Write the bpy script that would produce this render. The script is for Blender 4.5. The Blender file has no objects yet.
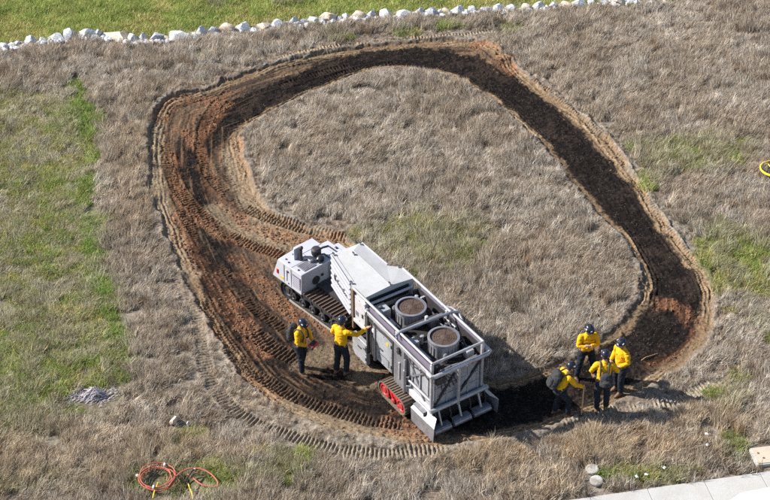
import bpy, bmesh, math, random
import numpy as np
from mathutils import Vector, Matrix, noise as mnoise
R = math.radians
scene = bpy.context.scene
col = scene.collection
random.seed(7)
rng = np.random.default_rng(11)

# ------------------------------------------------------------------ camera, sky, sun, exposure
cam_data = bpy.data.cameras.new('camera')
cam_data.sensor_width = 36.0
cam_data.sensor_fit = 'HORIZONTAL'
cam_data.lens = 77.14
cam_data.clip_end = 3000
cam = bpy.data.objects.new('camera', cam_data)
cam.location = (0, -37.583, 28.321)
cam.rotation_euler = (R(53.0), 0, 0)
col.objects.link(cam)
scene.camera = cam

SUN_EL = R(37.5)
SUN_AZ_X, SUN_AZ_Y = -0.985, 0.17          # where the sun stands, seen from above
world = bpy.data.worlds.new('World')
scene.world = world
world.use_nodes = True
wn = world.node_tree.nodes
sky = wn.new('ShaderNodeTexSky')
sky.sky_type = 'NISHITA'
sky.sun_disc = False
sky.sun_elevation = SUN_EL
sky.sun_rotation = math.atan2(SUN_AZ_X, SUN_AZ_Y)
wn['Background'].inputs['Strength'].default_value = 0.086
world.node_tree.links.new(sky.outputs[0], wn['Background'].inputs['Color'])

sun_data = bpy.data.lights.new('sun', 'SUN')
sun_data.energy = 5.0
sun_data.angle = R(0.5)
sun_data.color = (1.0, 0.962, 0.905)
sun = bpy.data.objects.new('sun', sun_data)
sd = Vector((SUN_AZ_X * math.cos(SUN_EL), SUN_AZ_Y * math.cos(SUN_EL), math.sin(SUN_EL)))
sun.rotation_euler = sd.to_track_quat('Z', 'Y').to_euler()
sun.location = (-30, 5, 30)
col.objects.link(sun)

scene.view_settings.view_transform = 'Standard'
scene.view_settings.look = 'None'
scene.view_settings.gamma = 1
scene.view_settings.use_curve_mapping = False
scene.view_settings.exposure = 0.8
scene.cycles.max_bounces = 4
scene.cycles.diffuse_bounces = 2
scene.cycles.glossy_bounces = 2
scene.cycles.transmission_bounces = 2
scene.cycles.use_adaptive_sampling = True
scene.cycles.adaptive_threshold = 0.015
scene.cycles.use_denoising = False
scene.cycles.adaptive_min_samples = 12

# ------------------------------------------------------------------ traced ground plan, in metres
P = {
 'outer': [(-7.102, 3.515), (-7.289, 5.154), (-7.376, 6.762), (-7.148, 7.901), (-6.517, 8.392), (-5.837, 8.828), (-4.813, 9.652), (-2.867, 10.761), (-1.192, 11.43), (0.514, 11.838), (1.887, 11.975), (3.185, 11.838), (3.98, 10.761), (5.083, 8.828), (6.222, 6.999), (7.195, 4.875), (7.815, 2.469), (8.39, 0.238), (8.891, -1.161), (8.972, -2.409), (8.636, -3.687), (8.068, -4.629), (7.262, -5.344), (6.546, -5.887), (5.71, -6.494), (4.648, -7.014), (3.61, -7.488), (2.6, -7.775), (1.355, -8.024), (0.371, -7.847), (-0.871, -7.524), (-1.882, -7.088), (-2.796, -6.419), (-3.478, -5.694), (-4.077, -4.589), (-4.653, -3.352), (-5.222, -2.146), (-5.847, -0.563), (-6.388, 1.061), (-6.864, 2.469)],
 'inner': [(-4.683, 6.006), (-4.347, 4.324), (-4.039, 2.883), (-3.375, 1.707), (-2.468, 1.061), (-1.44, 0.574), (-0.766, -0.283), (-0.305, -1.568), (0.3, -2.54), (1.378, -4.183), (2.004, -5.147), (2.448, -5.694), (3.223, -5.655), (4.023, -5.304), (4.9, -4.789), (6.002, -3.812), (6.965, -2.496), (7.313, -1.478), (7.226, -0.377), (6.812, 0.963), (6.102, 2.572), (5.381, 4.598), (4.586, 6.411), (3.72, 7.901), (2.8, 9.142), (1.832, 9.91), (0.502, 10.235), (-0.501, 10.039), (-1.812, 9.142), (-3.081, 8.084), (-4.056, 7.058)],
 'burnC': [(-5.11, 7.058), (-3.989, 8.084), (-2.478, 9.333), (-1.005, 10.3), (0.506, 10.761), (1.853, 10.695), (3.159, 9.781), (4.236, 8.392), (5.367, 6.295), (6.26, 4.161), (6.96, 2.264), (7.531, 0.238), (7.95, -1.298), (7.921, -2.496), (7.341, -3.771), (6.312, -4.589), (5.172, -5.5), (4.221, -6.078), (3.177, -6.419), (2.148, -6.718)],
 'burnL1': [(-5.01, 6.999), (-5.657, 6.006), (-6.022, 4.875), (-5.959, 3.25), (-5.576, 1.707), (-4.888, 0.478)],
 'burnL2': [(-5.456, 1.358), (-4.887, -0.563), (-4.195, -2.278), (-3.444, -3.771), (-2.747, -4.869), (-1.93, -5.771), (-0.892, -6.268), (0.126, -6.792)],
 'burnL3': [(-3.651, -3.056), (-2.65, -4.183), (-1.832, -4.869), (-1.037, -5.383)],
 'or1': [(-7.243, 6.999), (-6.799, 7.962), (-5.849, 8.207), (-5.074, 7.84)],
 'or2': [(-6.314, 6.295), (-5.534, 4.598), (-5.163, 2.727)],
 'or3': [(-6.606, 5.154), (-6.117, 2.727), (-5.252, 1.358), (-4.162, 0.382), (-3.132, -0.095)],
 'or4': [(-5.511, 4.324), (-4.844, 2.469), (-3.939, 1.358), (-2.736, 0.574), (-1.442, 0.671)],
 'or5': [(-6.075, 1.707), (-5.505, 0), (-4.716, -1.613), (-4.066, -2.927), (-3.247, -4.386)],
 'or6': [(-4.261, -0.236), (-3.425, -1.388), (-2.581, -2.799), (-2.12, -4.183)],
 'or7': [(3.31, 11.566), (3.901, 11.161), (4.117, 10.235)],
 'or8': [(7.523, -2.409), (8.051, -2.54), (8.248, -3.056)],
 'or9': [(8.518, -3.056), (8.1, -4.06), (7.426, -4.709), (6.923, -4.949)],
 'or10': [(-4.662, 5.719), (-4.367, 4.161), (-4.029, 2.727)],
 'or11': [(-3.783, -1.024), (-3.028, -2.058), (-2.55, -2.278), (-1.479, -3.352)],
 'or12': [(-4.897, -2.713), (-4.335, -3.977), (-3.636, -5.265), (-2.804, -6.268)],
 'or13': [(0.991, -7.739), (0.573, -7.452), (0.25, -7.27)],
 'or14': [(-5.914, 5.719), (-5.447, 6.88), (-5.263, 7.779)],
 'tan1': [(-7.198, 6.586), (-7.196, 5.154), (-6.892, 3.25), (-6.411, 1.557), (-5.928, 0.238), (-5.452, -1.161)],
 'tan2': [(-4.745, 5.154), (-4.382, 3.515), (-3.936, 2.213)],
 'tan3': [(-3.793, 1.358), (-2.875, 0.478), (-1.877, 0.72)],
 'tan4': [(-4.342, -6.154), (-3.181, -6.344), (-1.888, -6.904), (-0.873, -7.379), (0.372, -7.668), (1.361, -7.811)],
 'tan5': [(-1.965, -4.789), (-1.186, -4.467), (-0.518, -5.383)],
 'tan6': [(-5.031, 2.213), (-4.21, 1.061), (-3.548, 0.671)],
 'T1': [(-5.606, 4.708), (-5.251, 3.783), (-4.795, 2.988), (-4.302, 2.366), (-3.798, 1.908), (-3.218, 1.507), (-2.47, 1.111), (-1.589, 0.768), (-0.95, 0.574)],
 'T2': [(-6.852, 5.719), (-6.582, 4.324), (-6.254, 3.198), (-5.785, 2.366), (-5.249, 1.657), (-4.733, 1.061), (-4.233, 0.574), (-3.723, 0.238), (-3.223, 0), (-2.636, -0.377)],
 'T3': [(-3.623, -3.478), (-3.163, -4.019), (-2.662, -4.467), (-2.175, -4.789)],
 'T4': [(-4.239, -4.183), (-3.794, -4.869), (-3.211, -5.422), (-2.377, -6.116), (-1.366, -6.644), (-0.377, -7.014), (0.601, -7.197)],
 'T5': [(-5.382, -1.613), (-5.076, -3.141), (-4.875, -4.183), (-4.551, -5.5), (-4.157, -6.23), (-3.654, -6.867), (-2.971, -7.343), (-2.256, -7.704), (-1.552, -8.024), (-0.884, -8.2), (0, -8.34), (0.908, -8.235), (1.598, -8.13)],
 'T6': [(4.366, -7.379), (5.259, -6.94), (5.943, -6.681), (6.725, -6.494), (7.401, -6.381), (8.018, -6.002), (8.824, -5.461)],
 'T7': [(-3.801, 10.563), (-2.878, 11.027), (-2.075, 11.363), (-1.127, 11.633), (-0.137, 11.906), (0.859, 12.044), (1.79, 12.181), (2.862, 12.32), (3.773, 12.598)],
 'T8': [(-3.607, 8.828), (-2.814, 9.46), (-1.836, 10.039), (-1.107, 10.366)],
 'T9': [(4.229, 12.112), (4.67, 11.498), (5.198, 10.366), (5.689, 9.016), (6.14, 7.84), (6.769, 6.121)],
 'T10': [(4.808, 9.588), (5.957, 7.597), (7.009, 5.435), (7.655, 3.093), (8.203, 0.963), (8.729, -0.749), (8.815, -2.19)],
 'T11': [(-2.147, 9.333), (-0.836, 10.169), (0.505, 10.563)],
 'T12': [(-5.017, 8.828), (-5.494, 7.84), (-5.723, 6.762), (-5.778, 5.605), (-5.511, 4.324), (-5.022, 3.198)],
 'T13': [(-6.066, 2.213), (-5.47, 0.866), (-4.774, -0.563), (-4.007, -1.837), (-3.341, -2.799), (-2.599, -3.562)],
 'T14': [(-5.586, -0.933), (-4.889, -2.496), (-4.176, -3.977), (-3.517, -5.108), (-2.824, -5.887)],
 'G1': [(-10.03, 9.016), (-9.503, 7.177), (-8.995, 5.154), (-8.72, 2.988), (-8.348, 0.963), (-7.86, -0.933), (-7.319, -2.713), (-6.89, -4.386)],
 'rock': [(-14.335, 10.761), (-13.111, 11.43), (-12.478, 11.701), (-11.817, 11.838), (-10.831, 12.112), (-9.818, 12.25), (-8.914, 11.906), (-8.236, 11.975), (-7.221, 12.112), (-6.213, 12.389), (-5.371, 12.668), (-4.344, 12.878), (-2.966, 13.161), (-1.575, 13.374), (-0.175, 13.589), (1.584, 13.805), (3.354, 14.022), (5.489, 14.241), (7.645, 14.534), (9.46, 14.83), (12.032, 15.278)],
 'walk': [(4.875, -9.799), (7.668, -9.266), (9.317, -8.927)],
}

# ------------------------------------------------------------------ helpers
def tag(o, label=None, cat=None, group=None, kind=None):
    if label: o['label'] = label
    if cat: o['category'] = cat
    if group: o['group'] = group
    if kind: o['kind'] = kind
    return o

def link(name, me, mat=None, parent=None, smooth=False):
    o = bpy.data.objects.new(name, me)
    col.objects.link(o)
    if mat is not None and len(me.materials) == 0: me.materials.append(mat)
    if parent is not None: o.parent = parent
    if smooth:
        me.polygons.foreach_set('use_smooth', [True] * len(me.polygons))
    return o

def empty(name, loc, rz=0.0):
    o = bpy.data.objects.new(name, None)
    o.location = loc; o.rotation_euler = (0, 0, rz)
    o.empty_display_size = 0.2
    col.objects.link(o)
    return o

class MB:
    """collects shapes; build() makes one mesh object"""
    def __init__(s): s.v = []; s.f = []
    def add(s, vs, fs):
        n = len(s.v); s.v += [tuple(v) for v in vs]; s.f += [tuple(i + n for i in f) for f in fs]; return s
    def box(s, x0, x1, y0, y1, z0, z1):
        vs = [(x, y, z) for z in (z0, z1) for y in (y0, y1) for x in (x0, x1)]
        return s.add(vs, [(0, 2, 3, 1), (4, 5, 7, 6), (0, 1, 5, 4), (2, 6, 7, 3), (0, 4, 6, 2), (1, 3, 7, 5)])
    def prism(s, poly, d):
        """polygon of 3d points swept by the vector d"""
        d = Vector(d); a = [Vector(p) for p in poly]; n = len(a)
        nrm = Vector((0, 0, 0))
        for i in range(n): nrm += a[i].cross(a[(i + 1) % n])
        if nrm.dot(d) > 0: a = a[::-1]
        vs = a + [p + d for p in a]
        fs = [tuple(range(n)), tuple(range(2 * n - 1, n - 1, -1))]
        fs += [(i, i + n, (i + 1) % n + n, (i + 1) % n) for i in range(n)]
        return s.add(vs, fs)
    def tube(s, pts, r, seg=10, closed=False, caps=True, r1=None):
        pts = [Vector(p) for p in pts]; n = len(pts); rings = []
        up = None
        for i, p in enumerate(pts):
            if closed: t = pts[(i + 1) % n] - pts[i - 1]
            else: t = pts[min(i + 1, n - 1)] - pts[max(i - 1, 0)]
            t.normalize()
            if up is None:
                up = Vector((0, 0, 1)) if abs(t.z) < .9 else Vector((1, 0, 0))
            a = t.cross(up)
            if a.length < 1e-4: a = t.cross(Vector((0.3, 1, 0.2)))
            a.normalize(); b = a.cross(t).normalized(); up = b
            rr = r if r1 is None else r + (r1 - r) * i / max(1, n - 1)
            rings.append([p + (a * math.cos(k * 2 * math.pi / seg) + b * math.sin(k * 2 * math.pi / seg)) * rr for k in range(seg)])
        vs = [v for g in rings for v in g]; fs = []
        m = n if closed else n - 1
        for i in range(m):
            j = (i + 1) % n
            for k in range(seg):
                l = (k + 1) % seg
                fs.append((i * seg + k, i * seg + l, j * seg + l, j * seg + k))
        if not closed and caps:
            fs.append(tuple(range(seg - 1, -1, -1))); fs.append(tuple((n - 1) * seg + k for k in range(seg)))
        return s.add(vs, fs)
    def lathe(s, prof, centre, axis='z', seg=24, cap=True):
        """profile of (radius, height) turned round an axis"""
        cx, cy, cz = centre; vs = []; n = len(prof)
        for r, h in prof:
            for k in range(seg):
                c, q = r * math.cos(2 * math.pi * k / seg), r * math.sin(2 * math.pi * k / seg)
                vs.append({'z': (cx + c, cy + q, cz + h), 'y': (cx + q, cy + h, cz + c), 'x': (cx + h, cy + c, cz + q)}[axis])
        fs = []
        for i in range(n - 1):
            for k in range(seg):
                l = (k + 1) % seg
                fs.append((i * seg + k, i * seg + l, (i + 1) * seg + l, (i + 1) * seg + k))
        if cap:
            fs.append(tuple(range(seg - 1, -1, -1))); fs.append(tuple((n - 1) * seg + k for k in range(seg)))
        return s.add(vs, fs)
    def build(s, name, mat, parent=None, smooth=False, bevel=0.0, label=None):
        me = bpy.data.meshes.new(name)
        me.from_pydata(s.v, [], s.f)
        me.validate(); me.update()
        o = link(name, me, mat, parent)
        if bevel:
            md = o.modifiers.new('bevel', 'BEVEL'); md.width = bevel; md.segments = 2; md.limit_method = 'ANGLE'; md.angle_limit = R(40)
        if smooth or bevel:
            me.polygons.foreach_set('use_smooth', [True] * len(me.polygons))
            me.set_sharp_from_angle(angle=R(38))
        if label: o['label'] = label
        return o

def nodes(name):
    m = bpy.data.materials.new(name); m.use_nodes = True
    nt = m.node_tree
    return m, nt, nt.nodes['Principled BSDF']

def rgba(c): return (c[0], c[1], c[2], 1)

def paint(name, c, rough=.5, metal=0.0, dirt=(.16, .11, .075), amount=.35, scale=3.0, bump=.0, spec=.5, low=0.0):
    """plain surface with procedural grime: patchy noise, a little more of it low down when low > 0"""
    m, nt, b = nodes(name); N, L = nt.nodes, nt.links
    tc = N.new('ShaderNodeTexCoord')
    n1 = N.new('ShaderNodeTexNoise'); n1.inputs['Scale'].default_value = scale; n1.inputs['Detail'].default_value = 8; n1.inputs['Roughness'].default_value = .68
    L.new(tc.outputs['Object'], n1.inputs['Vector'])
    n2 = N.new('ShaderNodeTexNoise'); n2.inputs['Scale'].default_value = scale * 9; n2.inputs['Detail'].default_value = 5
    L.new(tc.outputs['Object'], n2.inputs['Vector'])
    r = N.new('ShaderNodeMapRange'); r.inputs['From Min'].default_value = .42; r.inputs['From Max'].default_value = .78
    r.inputs['To Max'].default_value = amount
    L.new(n1.outputs['Fac'], r.inputs['Value'])
    fac = r.outputs[0]
    if low > 0:
        sp = N.new('ShaderNodeSeparateXYZ'); L.new(tc.outputs['Object'], sp.inputs[0])
        r2 = N.new('ShaderNodeMapRange'); r2.inputs['From Min'].default_value = low; r2.inputs['From Max'].default_value = 0.0; r2.inputs['To Max'].default_value = .75
        L.new(sp.outputs['Z'], r2.inputs['Value'])
        mu = N.new('ShaderNodeMath'); mu.operation = 'MULTIPLY'; L.new(r2.outputs[0], mu.inputs[0]); L.new(n2.outputs['Fac'], mu.inputs[1])
        ad = N.new('ShaderNodeMath'); ad.operation = 'ADD'; ad.use_clamp = True; L.new(fac, ad.inputs[0]); L.new(mu.outputs[0], ad.inputs[1]); fac = ad.outputs[0]
    mx = N.new('ShaderNodeMix'); mx.data_type = 'RGBA'
    mx.inputs['A'].default_value = rgba(c); mx.inputs['B'].default_value = rgba(dirt)
    L.new(fac, mx.inputs['Factor'])
    L.new(mx.outputs['Result'], b.inputs['Base Color'])
    rr = N.new('ShaderNodeMapRange'); rr.inputs['To Min'].default_value = max(.05, rough - .12); rr.inputs['To Max'].default_value = min(1, rough + .2)
    L.new(n2.outputs['Fac'], rr.inputs['Value']); L.new(rr.outputs[0], b.inputs['Roughness'])
    b.inputs['Metallic'].default_value = metal
    b.inputs['Specular IOR Level'].default_value = spec
    if bump:
        bp = N.new('ShaderNodeBump'); bp.inputs['Strength'].default_value = bump; bp.inputs['Distance'].default_value = .01
        L.new(n2.outputs['Fac'], bp.inputs['Height']); L.new(bp.outputs[0], b.inputs['Normal'])
    return m

# numpy value noise
_tab = np.random.default_rng(3).random((8, 256, 256))
def vnoise(x, y, seed=0):
    t = _tab[seed % 8]; xi = np.floor(x); yi = np.floor(y)
    fx = x - xi; fy = y - yi
    fx = fx * fx * (3 - 2 * fx); fy = fy * fy * (3 - 2 * fy)
    a = (xi.astype(int) + seed * 37) & 255; b = (yi.astype(int) + seed * 91) & 255
    a1 = (a + 1) & 255; b1 = (b + 1) & 255
    return (t[a, b] * (1 - fx) + t[a1, b] * fx) * (1 - fy) + (t[a, b1] * (1 - fx) + t[a1, b1] * fx) * fy
def fbm(x, y, sc, octv=4, seed=0, gain=.5):
    s = 0; am = 1; tot = 0; f = 1.0 / sc
    for i in range(octv):
        s = s + am * vnoise(x * f + 17.3 * i, y * f - 9.1 * i, seed + i); tot += am; am *= gain; f *= 2.03
    return s / tot
def sstep(v, a, b):
    t = np.clip((v - a) / (b - a), 0, 1); return t * t * (3 - 2 * t)

def spline(pts, step=.2, closed=False):
    p = [np.array(q, float) for q in pts]; n = len(p); out = []
    for i in range(n if closed else n - 1):
        if closed: p0, p1, p2, p3 = p[i - 1], p[i], p[(i + 1) % n], p[(i + 2) % n]
        else: p0, p1, p2, p3 = p[max(i - 1, 0)], p[i], p[i + 1], p[min(i + 2, n - 1)]
        k = max(2, int(np.linalg.norm(p2 - p1) / step))
        for j in range(k):
            t = j / k
            out.append(.5 * ((2 * p1) + (-p0 + p2) * t + (2 * p0 - 5 * p1 + 4 * p2 - p3) * t * t + (-p0 + 3 * p1 - 3 * p2 + p3) * t ** 3))
    if not closed: out.append(p[-1])
    return np.array(out)
# ------------------------------------------------------------------ the ground: one sheet, fine where the burn loop lies
def axis(a, b, step, far):
    core = np.arange(a, b, step)
    def out():
        r = []; d = step; x = 0
        while x < far: d = min(d * 1.12, 60); x += d; r.append(x)
        return np.array(r)
    o = out()
    return np.concatenate([(core[0] - o)[::-1], core, core[-1] + o])
xs = axis(-9.4, 10.6, .024, 450); ys = axis(-10.6, 12.6, .026, 450)
X, Y = np.meshgrid(xs, ys)           # [iy, ix]
X_near = (np.abs(X) < 40) & (np.abs(Y) < 40)

def pfield(path, Rm, closed=False, step=.25):
    q = spline(path, step, closed)
    if closed: q = np.vstack([q, q[:1]])
    D = np.full(X.shape, 9.0); S = np.zeros(X.shape); s0 = 0.0
    for a, b in zip(q[:-1], q[1:]):
        L = float(np.hypot(*(b - a)))
        if L < 1e-6: continue
        i0, i1 = np.searchsorted(xs, [min(a[0], b[0]) - Rm, max(a[0], b[0]) + Rm])
        j0, j1 = np.searchsorted(ys, [min(a[1], b[1]) - Rm, max(a[1], b[1]) + Rm])
        if i1 > i0 and j1 > j0:
            px = X[j0:j1, i0:i1] - a[0]; py = Y[j0:j1, i0:i1] - a[1]
            ux, uy = (b - a) / L
            t = np.clip(px * ux + py * uy, 0, L)
            dx = px - t * ux; dy = py - t * uy
            d = np.hypot(dx, dy); sg = np.where(ux * py - uy * px >= 0, 1.0, -1.0)
            cur = D[j0:j1, i0:i1]; m = d < np.abs(cur)
            cur[m] = (d * sg)[m]; S[j0:j1, i0:i1][m] = (s0 + t)[m]
        s0 += L
    return D, S

def inside(path):
    q = spline(path, .4, True); r = np.zeros(X.shape, bool)
    for a, b in zip(q, np.roll(q, -1, axis=0)):
        if a[1] == b[1]: continue
        j0, j1 = np.searchsorted(ys, [min(a[1], b[1]), max(a[1], b[1])])
        if j1 <= j0: continue
        yy = ys[j0:j1]
        xc = a[0] + (yy - a[1]) / (b[1] - a[1]) * (b[0] - a[0])
        r[j0:j1] ^= X[j0:j1] < xc[:, None]
    return r

n_small = fbm(X, Y, .35, 4, 1); n_mid = fbm(X, Y, 1.6, 4, 2); n_big = fbm(X, Y, 6.0, 3, 3); n_fine = fbm(X, Y, .085, 3, 4)
dO, sO = pfield(P['outer'], 2.4, True); dO = np.abs(dO) * np.where(inside(P['outer']), 1, -1)
dI, _ = pfield(P['inner'], 1.3, True); dI = np.abs(dI) * np.where(inside(P['inner']), -1, 1)
edge = np.minimum(dO + .06, dI + .14) + (n_small - .5) * .34 + (n_fine - .5) * .12
road = sstep(edge, -.03, .10)
esm = np.minimum(dO + .06, dI + .14) + (n_mid - .5) * .3 + (n_small - .5) * .10

H = .16 * (n_mid - .5) + .05 * (n_small - .5)
H *= 1 - .55 * road
# cut edge, windrow of loose earth, and settled bed
H -= .075 * road
H += .07 * np.exp(-((edge + .07) / .13) ** 2) * (.35 + 1.1 * n_small)
H += .05 * np.exp(-((edge - .22) / .09) ** 2) * np.clip(n_mid * 2 - .5, 0, 1)
rid = 1 - np.abs(2 * fbm(X, Y, .16, 3, 5) - 1)
streak = fbm(sO / 1.1, dO / .07, 1.0, 3, 6, .6); streak2 = fbm(sO / 2.5, dO / .16, 1.0, 2, 2)
H += road * .035 * (streak - .5)
H += road * ((.022 + .02 * n_mid) * (rid - .72) + .03 * (n_fine - .5))
# longitudinal drag marks following the edges
H += road * .02 * np.sin(esm * 52) * sstep(esm, .0, .1) * sstep(-esm, -.55, -.4) * sstep(n_mid, .3, .55)

# ---- colour of the earth (albedo)
def C3(c): return np.array(c)[None, None, :]
def mix(A, c, m): return A * (1 - m[..., None]) + (C3(c) if isinstance(c, tuple) else c) * m[..., None]
COL = np.zeros(X.shape + (3,)) + C3((.19, .15, .115))
COL = mix(COL, (.22, .19, .155), sstep(n_mid, .4, .62))
COL = mix(COL, (.12, .09, .065), sstep(n_small, .52, .75) * .8)
def stroke(name, w, soft=.12, rough=1.0, seed=1):
    d, s = pfield(P[name], w * 2 + soft + .2)
    nn = (n_small - .5) * 1.1 + (n_fine - .5) * .8
    return sstep(w - np.abs(d) + nn * w * rough, -soft, soft)
# greener ground
GREEN = np.zeros(X.shape)
rockline = spline(P['rock'], .4); rk_y = np.interp(X, rockline[:, 0], rockline[:, 1])
beyond = sstep(Y - rk_y, -.15, .25)
# left field: its right border runs roughly along G1
gl = spline(P['G1'], .3); gx = np.interp(Y, gl[::-1, 1], gl[::-1, 0])
left_field = sstep(gx + .25 - X + (n_small - .5) * .6 + (n_mid - .5) * .5, -.12, .3) * sstep(Y + (n_mid - .5) * 4.0, -8.6, -4.8) * (1 - sstep(Y, 8.0, 9.0))
GREEN = np.maximum(GREEN, left_field * (.45 + .23 * sstep(n_mid, .35, .6)))
dG, _ = pfield(P['G1'], 1.2)
strip = sstep(.27 - np.abs(dG + .1) + (n_small - .5) * .5, -.2, .25)
GREEN = np.maximum(GREEN, strip * (.75 + .25 * sstep(n_mid, .38, .6)))
for (cx, cy, rx, ry, st) in ((9.9, -.85, 1.5, 2.1, .95), (9.6, 4.9, 1.8, 1.15, .7), (1.0, .5, 2.0, 1.5, .7), (2.6, .9, .7, .8, .5), (7.9, 3.3, .5, .6, .45), (6.3, -9.05, 1.2, .45, 1.0), (-4.6, -9.1, 1.7, .8, .8),
                             (-2.4, -8.8, .7, .7, .7), (-4.7, -7.7, .8, .4, .5), (8.7, -8.1, .5, .6, .6), (8.9, -6.2, .5, .9, .45), (.8, 12.4, .7, .25, .8), (2.4, 12.9, .6, .25, .8), (-1.5, 12.2, .5, .22, .6), (4.4, 12.6, .7, .3, .55),
                             (-6.2, 10.9, .4, .2, .6), (-8.2, -9.3, 1.5, .5, .25), (10.2, -3.4, .6, .9, .4)):
    r = np.hypot((X - cx) / rx, (Y - cy) / ry)
    GREEN = np.maximum(GREEN, st * sstep(1.15 - r + (n_small - .5) * 1.1 + (n_mid - .5) * .6, 0, .6))
GREEN = np.maximum(GREEN * (1 - beyond), beyond * .95)
COL = mix(COL, (.12, .125, .05), GREEN * .8)

COL = mix(COL, (.05, .036, .027), road)
COL = mix(COL, (.11, .073, .047), road * sstep(streak2 + .3 * (n_mid - .5), .5, .66))
west = 1 - sstep(X + .25 * Y, -3.2, -1.2)
COL = mix(COL, (.215, .10, .05), road * sstep(streak + .25 * (n_small - .5), .50, .62) * (.08 + .36 * west) * sstep(n_mid, .3, .48))
COL = mix(COL, (.20, .14, .085), road * sstep(streak, .66, .76) * .7)
# dry pale shoulder of crushed straw along both edges
sh = sstep(edge, .0, .06) * (1 - sstep(edge * .5 + esm * .5, .26, .44))
COL = mix(COL, (.20, .135, .08), road * sh * .8)
COL = mix(COL, (.31, .235, .15), road * sh * sstep(np.sin(esm * 52) * .6 + (n_fine - .5) * 1.6 + (n_small - .5), .0, .6) * sstep(n_mid, .3, .48) * .85)
BURN = np.zeros(X.shape)
for n, w, so in (('burnC', .76, .07), ('burnL1', .66, .18), ('burnL2', .74, .2), ('burnL3', .55, .2)):
    BURN = np.maximum(BURN, stroke(n, w, so, .55))
BURN *= sstep(edge, .19, .31)
BURN *= 1 - .6 * west * sstep(streak, .57, .68)
COL = mix(COL, (.009, .0075, .0072), BURN * .97)
COL = mix(COL, (.05, .034, .026), BURN * sstep(n_mid * .5 + n_small * .5, .56, .66) * .4)
COL = mix(COL, (.030, .022, .018), BURN * sstep(n_fine * .6 + n_small * .4, .5, .62) * .7)
for n, w, st in (('tan1', .26, 1.0), ('tan2', .3, .85), ('tan3', .45, .8), ('tan4', .3, .75), ('tan5', .45, .6), ('tan6', .3, .7)):
    m = stroke(n, w, .12, .8) * st * (.55 + .6 * n_small)
    COL = mix(COL, (.23, .175, .115), np.clip(m, 0, 1)); BURN *= 1 - m * .6
OR = np.zeros(X.shape)
for n, w, st in (('or1', .24, .75), ('or2', .13, .75), ('or3', .14, .95), ('or4', .22, .8), ('or5', .28, .7), ('or6', .16, .7), ('or7', .35, .85), ('or8', .22, .75), ('or9', .13, .7), ('or10', .16, .5),
                 ('or11', .3, .7), ('or12', .18, .7), ('or13', .4, .7), ('or14', .16, .8)):
    OR = np.maximum(OR, stroke(n, w, .14, 1.5) * st * .9)
OR *= np.clip(.2 + 1.2 * n_mid, 0, 1) * (.4 + .6 * sstep(streak, .40, .58))
COL = mix(COL, (.27, .118, .056), OR * np.clip(.25 + 1.3 * n_small, 0, 1))
COL = mix(COL, (.36, .19, .10), OR * sstep(n_fine, .6, .78) * .5)
# loose orange clods
H += OR * .035 * (rid - .6)
# raised clay mounds
for (cx, cy, rr, hh) in ((3.55, 11.05, .55, .22), (-6.9, 8.4, .6, .14), (3.9, 10.5, .35, .15), (8.0, -2.3, .5, .05)):
    H += hh * np.exp(-(((X - cx) / rr) ** 2 + ((Y - cy) / (rr * .7)) ** 2)) * (.5 + n_small)

# ---- cleat marks of the crawler tracks, pressed into earth and straw
PRESS = np.zeros(X.shape); WIDE = np.zeros(X.shape)
def cleats(name, w, depth, pitch, tone=None, st=.6, skew=0.0, fade=.0):
    global H, COL
    d, s = pfield(P[name], w + .75, step=.2)
    L = s.max()
    m = sstep(w - np.abs(d) + (n_fine - .5) * .05, -.02, .05) * (.12 + .88 * sstep(n_mid * .6 + n_small * .4, .36, .54))
    m *= sstep(s, 0, .3) * sstep(L - s, 0, .3)
    ph = (s + skew * d) / pitch * 2 * math.pi + (n_small - .5) * 2.6 + (n_mid - .5) * 2.5
    c = sstep(np.sin(ph) + (n_fine - .5) * .9, -.6, .5)
    H -= m * (.5 * depth)
    H += m * depth * (c * 1.25 - .55)
    rim = np.exp(-((np.abs(d) - w - .03) / .035) ** 2) * sstep(s, 0, .3) * sstep(L - s, 0, .3)
    H += rim * depth * .55 * (.4 + n_small)
    if tone: COL = mix(COL, tone, np.clip(m * st * (.5 + n_small), 0, 1))
    PRESS[:] = np.maximum(PRESS, m); WIDE[:] = np.maximum(WIDE, 1 - sstep(np.abs(d), w + .15, w + .6))
cleats('T1', .21, .052, .105, (.20, .13, .075), .55)
cleats('T2', .21, .055, .105, (.22, .12, .065), .6)
cleats('T3', .26, .05, .12, (.12, .08, .055), .5)
cleats('T4', .22, .05, .11, (.15, .10, .066), .5)
cleats('T5', .20, .042, .11, (.22, .175, .125), .7)
cleats('T6', .20, .055, .11, (.31, .26, .19), .8)
cleats('T7', .10, .05, .11, (.27, .2, .13), .8)
cleats('T12', .18, .04, .105, (.17, .085, .045), .5)
cleats('T13', .19, .04, .105, (.13, .075, .045), .45)
cleats('T14', .18, .035, .11, (.14, .085, .05), .4)
cleats('T8', .16, .045, .11)
cleats('T11', .16, .035, .11)
cleats('T10', .10, .05, .10, (.26, .18, .11), .6)
d9, _ = pfield(P['T9'], .6)
wheel = np.exp(-((np.abs(d9) - .14) / .05) ** 2); H -= .05 * wheel
COL = mix(COL, (.16, .125, .09), wheel * .6)
# fine relief everywhere
H += .012 * (n_fine - .5)
far = sstep(np.hypot(X, Y), 30, 80); H *= 1 - far
H[Y - rk_y > 0] += 0

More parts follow.
